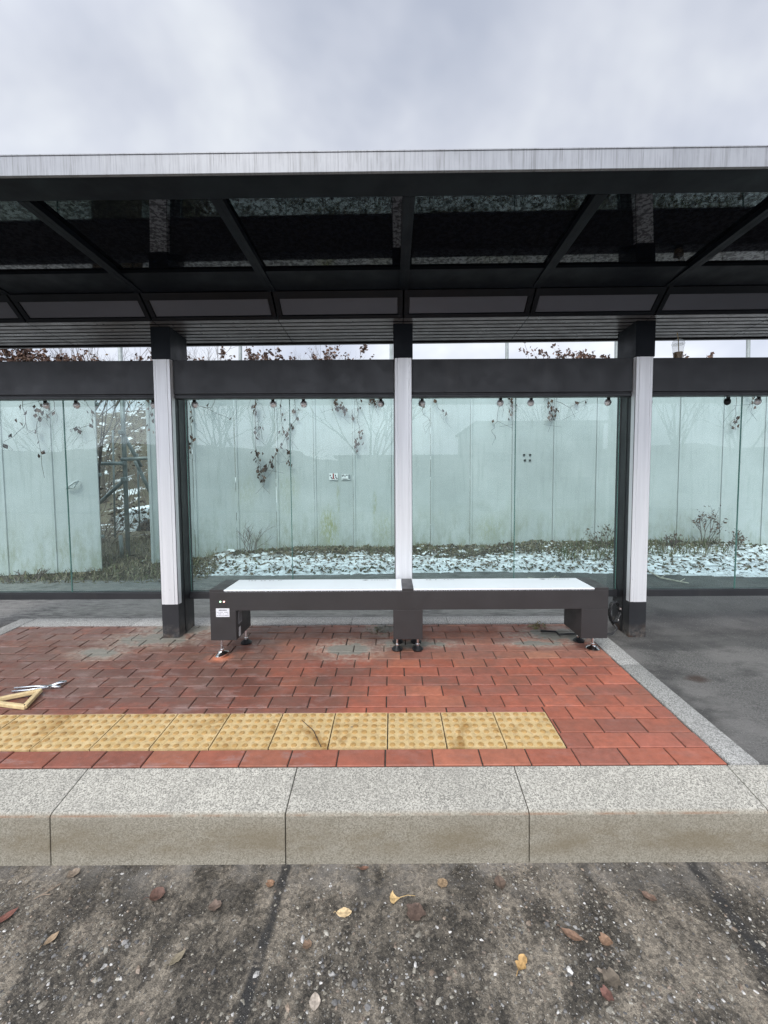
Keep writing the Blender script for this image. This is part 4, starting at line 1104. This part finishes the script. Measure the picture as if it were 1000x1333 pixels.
# hanging vines over the fence face
VN = [([(20, 500), (35, 540), (28, 560), (5, 575)], 4, 'vine with thin bare runners at the far left glass'), ([(45, 500), (52, 530), (47, 560), (58, 622)], 14, 'leafy vine strand hanging in the left glass pane'),
      ([(65, 505), (72, 530), (60, 545)], 3, 'short bare vine left of the gap'), ([(100, 505), (122, 535), (118, 552), (90, 560)], 6, 'curling vine strand at the left edge of the gap'), ([(190, 500), (196, 530), (193, 560)], 12, 'leafy vine strand beside the left white post'),
      ([(246, 505), (250, 545), (248, 590)], 9, 'short vine strand at the left edge of the middle left bay'), ([(290, 500), (275, 532), (258, 528), (300, 545)], 2, 'arching bare vine near the first two clamps'),
      ([(331, 505), (334, 540), (338, 570)], 16, 'leafy vine strand left of the long forked one'), ([(383, 505), (385, 545), (366, 580), (350, 605), (341, 625)], 26, 'long vine crossing to the lower left with dark leaf clusters'), ([(333, 590), (338, 605), (342, 624)], 14, 'dark leaf cluster at the meeting of the two vines'),
      ([(365, 520), (368, 560), (377, 590), (378, 606)], 14, 'straight leafy vine beside the pane joint'), ([(430, 505), (437, 528), (450, 535)], 26, 'short bushy vine near the right clamp of the bay'), ([(462, 505), (467, 540), (468, 570), (464, 588)], 18, 'vine hanging straight above the two small signs'), ([(480, 505), (487, 525)], 20, 'bushy vine tip left of the middle post'),
      ([(560, 505), (571, 530), (583, 540)], 3, 'bare vine right of the middle post'), ([(545, 520), (552, 540), (560, 548)], 1, 'thin hanging runner near the middle post'), ([(653, 505), (648, 545), (641, 560), (645, 572)], 2, 'thin crooked bare vine left of the pane joint'), ([(664, 505), (667, 530), (665, 548)], 12, 'short leafy strand by the pane joint of the right bay'),
      ([(712, 505), (715, 525), (724, 538), (718, 545)], 22, 'bushy vine with scattered leaves near the third clamp'), ([(725, 522), (742, 531), (765, 520)], 3, 'arching thin vine between the right clamps'), ([(958, 505), (957, 540), (957, 560)], 6, 'single leafy strand in the right glass bay'), ([(978, 505), (980, 528)], 8, 'short strand at the right picture edge')]
for i, (pts, nl, lab) in enumerate(VN):
    rnd = random.Random(300 + i)
    q = [P(a, c_, fy_at(a) - .05 + rnd.uniform(-.02, .02)) for a, c_ in pts]
    # hook over the fence top
    q = [Vector((q[0].x, fy_at(pts[0][0]) + .12, FTOP - .25)), Vector((q[0].x, fy_at(pts[0][0]) - .03, FTOP + .05))] + q
    root = thing('hanging_vine', q[1], lab, 'vine', 'vines hanging over the white fence')
    m_ = MB(); m_.cur = (.12, .10, .09); dense = []
    for a_, c_ in zip(q, q[1:]):
        for k in range(4): dense.append(a_.lerp(c_, k / 4) + Vector((rnd.gauss(0, .012), 0, rnd.gauss(0, .006))))
    dense.append(q[-1]); m_.tube(dense, [.0045 - .0025 * k / len(dense) for k in range(len(dense))], 4)
    for k in range(3 + nl // 6):
        s_ = rnd.choice(dense[8:]); m_.tube([s_, s_ + Vector((rnd.gauss(0, .06), 0, -rnd.uniform(.02, .12))), s_ + Vector((rnd.gauss(0, .10), -.01, -rnd.uniform(.1, .22)))], .0018, 3)
    m_.build('stem', M['twig'], root)
    l_ = MB()
    for k in range(int(nl * 1.5)):
        c_ = rnd.choice(dense[8:]) + Vector((rnd.gauss(0, .03), rnd.uniform(-.03, .01), rnd.gauss(0, .03)))
        l_.cur = dim(rnd.choice(BR), rnd.uniform(.6, 1.0)); l_.leaf(c_, rnd.uniform(.045, .085), Euler((rnd.uniform(.8, 2.2), rnd.uniform(-.6, .6), rnd.uniform(0, 6.3))), rnd.uniform(.5, .8), .35)
    l_.build('leaves', M['leaf'], root)
# dry plants standing on the bank
def bankp(px, Y): t_ = P(px, 700, Y); return Vector((t_.x, Y, bank_h(t_.x, Y)))
leafy('dry_plant', bankp(918, 5.85), .50, .45, 90, 41, 'tall dry plant with dark curled leaves on the snow in the right bay', 'dry plant', None, (.025, .055), BR, 4, 2, .05, .007)
leafy('dry_plant', bankp(957, 5.8), .24, .6, 70, 42, 'low reddish dry plant right of the tall one', 'dry plant', None, (.025, .055), BR, 5, 2, .05, .006)
leafy('dry_plant', bankp(785, 5.95), .27, .6, 70, 43, 'dry bush on the snow left of the right white post', 'dry plant', None, (.025, .06), ((.15, .11, .075), (.11, .085, .06)), 7, 2, .05, .006)
leafy('dry_plant', bankp(872, 5.9), .2, .5, 40, 44, 'small dry stalks right of the right white post', 'dry plant', None, (.02, .05), BR, 5, 2)
leafy('dry_plant', bankp(325, 6.1), .42, .9, 0, 45, 'leafless tangle of twigs against the fence base left of centre', 'dry plant', None, (.02, .05), BR, 7, 3, .0, .006)
leafy('dry_plant', bankp(660, 6.1), .12, .8, 30, 46, 'low withered stalks on the snow at the pane joint', 'dry plant', None, (.02, .05), BR, 5, 2)
leafy('dry_plant', bankp(30, 5.12), .22, .8, 12, 47, 'withered grass stalk clump at the left fence base', 'dry plant', None, (.02, .05), GC, 6, 2)
# branches lying on the path
for (pts, lab) in (([(845, 744), (860, 752), (885, 757), (897, 759)], 'pale forked branch lying on the path in the right bay'), ([(695 - 8, 752), (711, 755), (718, 757), (723, 749)], 'pale crooked stick on the path behind the bench')):
    b = MB(); b.cur = (.52, .47, .38); q = [G(a, c_, .01) for a, c_ in pts]; b.tube(q, [.006, .009, .008, .004], 5)
    b.tube([q[1], q[1] + Vector((.12, .10, .01)), q[1] + Vector((.2, .11, .01))], .004, 4); b.tube([q[2], q[2] + Vector((.1, .06, .02))], .004, 4)
    tag(b.build('branch', M['twig']), lab, 'branch')

# ------------------------------------------------------------------ scaffold
def pole(px0, py0, px1, py1, Y, lab):
    a_, c_ = P(px0, py0, Y), P(px1, py1, Y)
    b = MB(); b.tube([Vector((c_.x, Y, bank_h(c_.x, Y) - .1)), c_, a_], .026, 10); b.lathe([(.03, 0), (.03, .02), (.02, .03)], a_, 10)
    tag(b.build('scaffold_pole', M['galv'], smooth=True), lab, 'pole', 'galvanised poles behind the fence')
pole(660, 400, 660, 700, 6.62, 'galvanised pole above the beam between the middle and right posts')
pole(803, 400, 800, 700, 6.5, 'galvanised pole above the beam just left of the right white post')
pole(975, 400, 970, 700, 6.25, 'galvanised pole above the beam at the right edge')
pole(509.5, 400, 509, 700, 6.65, 'galvanised pole above the beam beside the middle post')
pole(313, 400, 313, 700, 6.45, 'galvanised pole among the shrubs left of centre')
sf = thing('scaffold', P(166, 735, 5.95), 'galvanised pipe frame standing in the gap of the fence', 'scaffold')
def pipe(nm, a_, c_, Y0, Y1=None, r=.025):
    b = MB(); b.tube([P(*a_, Y0), P(*c_, Y1 or Y0)], r, 9); return b.build(nm, M['galv'], sf, smooth='all')
pipe('upright', (154, 395), (168, 740), 5.95, None, .029); pipe('cross_pipe', (118, 604), (162, 603), 5.9); pipe('cross_pipe', (158, 598), (200, 596), 5.92)
pipe('brace', (159, 562), (184, 608), 5.98, 6.1); pipe('brace', (162, 625), (118, 665), 6.0, 6.2); pipe('brace', (176, 600), (205, 660), 6.05, 6.3)
pipe('stub', (157, 697), (159, 728), 5.9); pipe('thin_bar', (147, 560), (150, 700), 6.3, None, .012); pipe('thin_bar', (179, 590), (182, 690), 6.3, None, .012)
b = MB(); 
for (px, py) in ((161, 603), (163, 624), (160, 563)):
    b = MB(); c_ = P(px, py, 5.93); b.box(c_.x - .04, c_.x + .04, c_.y - .05, c_.y + .02, c_.z - .03, c_.z + .03); b.build('clamp', M['galv'], sf, bevel=.012)
b = MB(); b.cur = (.2, .2, .19); q = [P(a_, c_, 5.75) for a_, c_ in ((136, 733), (150, 737), (170, 735), (200, 727))]; b.tube(q, .014, 6); q2 = [P(a_, c_, 5.72) for a_, c_ in ((136, 733), (143, 743), (150, 745))]; b.tube(q2, .014, 6)
b.build('ground_pipe', M['galv'], sf, smooth='all')
# snow covered car beyond the gap
car = thing('snowy_car', P(185, 690, 8.6) + Vector((0, 0, -.25)), 'pale car under snow seen through the gap in the fence', 'car')
cb = P(150, 692, 8.6); ce = cb.x
prof = [(0, .0), (0, .30), (.08, .42), (.9, .55), (1.35, .98), (2.6, 1.02), (3.3, .62), (4.0, .55), (4.1, .3), (4.05, 0)]
def carhull(y0, y1, pr, mat, nm, par, inset=0):
    b = MB(); n = len(pr); rows = ((y0, .86), (y0 + .18, .99), ((y0 + y1) / 2, 1.03), (y1 - .18, .99), (y1, .86))
    for (yy, k) in rows:
        for (x_, z_) in pr: b.v.append((ce + x_, yy, cb.z + z_ * k))
    for i in range(len(rows) - 1):
        for j in range(n):
            j2 = (j + 1) % n; b.face((i * n + j, (i + 1) * n + j, (i + 1) * n + j2, i * n + j2))
    b.face(list(range(n))); b.face([(len(rows) - 1) * n + k for k in reversed(range(n))])
    return b.build(nm, mat, par, smooth=True)
carhull(8.6, 10.2, prof, M['carpaint'], 'body', car)
carhull(8.68, 10.12, [(.1, .46), (.9, .585), (1.33, 1.02), (2.6, 1.09), (3.3, .68), (3.95, .60), (3.9, .5), (.2, .4)], M['snow'], 'snow_cover', car)
b = MB(); b.box(ce + .02, ce + 4.0, 8.63, 10.1, cb.z - .14, cb.z + .01); b.build('bumper', M['tar'], car, bevel=.03)
for (xx, yy) in ((.75, 8.62), (3.2, 8.62), (.75, 10.0), (3.2, 10.0)):
    b = MB(); b.lathe([(.28, -.09), (.31, -.06), (.31, .06), (.28, .09)], (ce + xx, yy, cb.z - .05), 20, Matrix.Rotation(math.radians(90), 4, 'X')); b.build('wheel', M['rubber'], car, smooth=True)
# brambles around it and bare trees behind
for i, (px, Y, h, lab) in enumerate(((138, 6.9, .75, 'leafless bramble left of the scaffold upright'), (200, 7.1, .5, 'leafless bramble right of the scaffold upright'), (146, 7.8, .4, 'grey brown bramble in front of the snowy car'), (122, 8.0, 1.6, 'tall brown bramble at the left side of the gap'), (196, 9.0, 1.5, 'bramble behind the snowy car'), (168, 11, 2.2, 'distant thicket seen above the snowy car'), (140, 12, 2.4, 'distant grey thicket at the left of the gap'))):
    t_ = P(px, 700, Y); leafy('bramble', Vector((t_.x, Y, bank_h(t_.x, Y))), h, .6, (240, 25, 25, 260, 60, 260, 260)[i], 60 + i, lab, 'bramble', None, (.04, .10), ((.16, .11, .08), (.2, .15, .1), (.10, .07, .05)), 9, 3, .01, .008)
def tree(px, Y, H, seed, lab, z=None, lean=0):
    t_ = P(px, 600, Y); base = Vector((t_.x, Y, bank_h(t_.x, min(Y, 19)) if z is None else z)); rnd = random.Random(seed); root = thing('bare_tree', base, lab, 'tree')
    tr = MB(); tr.cur = (.16, .14, .12); pts = [base + Vector((0, 0, -.1))]
    for k in range(5): pts.append(pts[-1] + Vector((rnd.gauss(lean, .06) * H * .1, rnd.gauss(0, .04) * H * .1, H * .09)))
    tr.tube(pts, [H * .016 * (1 - .09 * k) for k in range(6)], 8); tr.build('trunk', M['bark'], root, smooth='all')
    cr = MB(); tips = []
    for k in range(6): twigs(cr, pts[rnd.randint(3, 5)], Vector((rnd.gauss(0, .5), rnd.gauss(0, .5), 1)).normalized(), H * .32, H * .008, 4, rnd, tips, .5, .05, (.15, .135, .12), 3)
    cr.build('crown', M['twig'], root)
tree(135, 11.5, 3.6, 81, 'bare tree behind the gap in the fence'); tree(105, 12, 3.7, 82, 'bare tree behind the red brown shrubs at the far left'); tree(285, 14, 3.4, 83, 'thin bare tree beyond the shrubs left of centre'); tree(415, 13, 3.2, 84, 'thin bare tree above the beam left of the middle post')

# ------------------------------------------------------------------ the other side of the road (seen mirrored in the glass)
def refl(px, py, Yv):
    """point whose mirror image in the glass plane shows at this pixel"""
    v = P(px, py, Yv); return Vector((v.x, 2 * GYG - Yv, v.z))
b = MB(); b.quad((-80, -14, .10), (80, -14, .10), (80, -60, .4), (-80, -60, .4)); b.quad((-80, -14, 0), (80, -14, 0), (80, -14, .10), (-80, -14, .10))
M['far_ground'] = simple('far_yard', (.16, .155, .15), .9, 0, .3, .25, .8)
kind(b.build('yard', M['far_ground']), 'structure')
M['wall_grey'] = simple('grey_cladding', (.20, .22, .24), .6, 0, .4, .1, 1.5); M['wall_dark'] = simple('dark_cladding', (.10, .115, .125), .6, 0, .4, .1, 1.5)
M['pale_wall'] = simple('pale_wall', (.34, .35, .35), .7, 0, .3, .08, 1.0)
def building(px0, px1, ytop, Yv, depth, lab, mat, sign=None, band=None, wins=()):
    a_, c_ = refl(px0, ytop, Yv), refl(px1, ytop, Yv); x0, x1 = sorted((a_.x, c_.x)); Yf = a_.y; H = max(a_.z, c_.z)
    root = thing('building', ((x0 + x1) / 2, Yf, .1), lab, 'building')
    b = MB(); b.box(x0, x1, Yf - depth, Yf, .05, H); b.build('wall', M[mat], root)
    b = MB(); b.box(x0 - .2, x1 + .2, Yf - depth - .2, Yf + .25, H, H + .18); b.build('roof', M['wall_dark'], root)
    if band:
        b = MB(); b.box(x0 + .1, x1 - .1, Yf + .01, Yf + .16, H - band - .15, H - .15); sb = b.build('sign_band', M['wall_dark'], root)
        if sign:
            cu = bpy.data.curves.new('sign_text', 'FONT'); cu.body = sign; cu.size = band * .72; cu.align_x = 'CENTER'; cu.align_y = 'CENTER'; cu.extrude = .02
            to = bpy.data.objects.new('sign_text', cu); COL.objects.link(to)
            dg = bpy.context.evaluated_depsgraph_get(); me = bpy.data.meshes.new_from_object(to.evaluated_get(dg)); bpy.data.objects.remove(to)
            me.transform(Matrix.Translation(((x0 + x1) / 2, Yf + .19, H - .15 - band / 2)) @ Matrix.Rotation(math.pi, 4, 'Z') @ Matrix.Rotation(math.pi / 2, 4, 'X'))
            me.materials.clear(); me.materials.append(M['sign_white']); lo = bpy.data.objects.new('sign_lettering', me); COL.objects.link(lo); lo.parent = sb
            lo.location = (0, 0, 0)
    for (u0, u1, v0, v1) in wins:
        w_ = MB(); w_.box(x0 + u0 * (x1 - x0), x0 + u1 * (x1 - x0), Yf + .005, Yf + .05, .1 + v0 * H, .1 + v1 * H); w_.build('window', M['tar'], root)
    return root
n = NT('sign_white'); M['sign_white'] = n.done(n.bsdf(n.mix(n.noise(3, 2), (.75, .77, .78), (.8, .82, .83)), .5))
building(440, 611, 597, 24, 7, 'low dark workshop with white lettering across the road', 'wall_grey', '자동차 용품', .55, ((.08, .3, 0, .62), (.36, .6, 0, .62), (.72, .9, .1, .6)))
building(622, 786, 552, 30, 9, 'two storey grey showroom with a dark sign band across the road', 'pale_wall', None, 1.1, ((.05, .25, .5, .62), (.5, .75, .5, .62), (.08, .4, 0, .3), (.5, .9, 0, .3)))
building(860, 1080, 592, 40, 8, 'long low pale warehouse across the road at the right', 'wall_grey', None, None, ((.1, .16, 0, .4),))
building(-150, 150, 600, 38, 8, 'long low shed across the road at the left', 'wall_grey', None, None, ((.3, .5, 0, .6),))
def rtree(px, Yv, H, seed, lab):
    p_ = refl(px, 650, Yv); Y = p_.y; base = Vector((p_.x, Y, .12)); rnd = random.Random(seed); root = thing('bare_tree', base, lab, 'tree')
    tr = MB(); tr.cur = (.10, .09, .08); pts = [base]
    for k in range(4): pts.append(pts[-1] + Vector((rnd.gauss(0, .05), rnd.gauss(0, .05), H * .08)))
    tr.tube(pts, [H * .014 * (1 - .08 * k) for k in range(5)], 7); tr.build('trunk', M['bark'], root, smooth='all')
    cr = MB(); tips = []
    for k in range(6): twigs(cr, pts[rnd.randint(2, 4)], Vector((rnd.gauss(0, .45), rnd.gauss(0, .45), 1)).normalized(), H * .36, H * .010, 4, rnd, tips, .5, .06, (.05, .045, .04), 3)
    cr.build('crown', M['twig'], root)
for i, (px, Yv, H, lab) in enumerate(((285, 24, 8.2, 'bare roadside tree across the road facing the bench'), (340, 27, 8.2, 'second bare roadside tree across the road, right of the first'), (485, 22, 7.6, 'bare tree beside the low workshop across the road'), (725, 24, 7, 'bare tree in front of the showroom across the road'), (880, 24, 8.5, 'bare tree by the warehouse across the road'), (955, 26, 8.5, 'bare tree right of the warehouse tree across the road'), (70, 24, 5.5, 'bare tree in front of the long shed across the road'))):
    rtree(px, Yv, H, 500 + i, lab)
b = MB(); M['hill'] = simple('wooded_hill', (.075, .08, .08), .95, 0, .2, .25, .05)
nX = 220; 
for i in range(nX + 1):
    x = -140 + 280 * i / nX; h = (8.5 + 3 * mnoise.noise(Vector((x * .03, 5, 0))) + 1.5 * mnoise.noise(Vector((x * .11, 2, 0))) + 1.2 * mnoise.noise(Vector((x * .6, 7, 0)))) * (.25 + .75 * min(1, abs(x - 12) / 40))
    b.v += [(x, -58, .3), (x, -85, h), (x, -130, h * 1.2)]
for i in range(nX):
    a_ = i * 3; b.face((a_, a_ + 1, a_ + 4, a_ + 3)); b.face((a_ + 1, a_ + 2, a_ + 5, a_ + 4))
kind(b.build('hill', M['hill'], smooth='all'), 'structure')
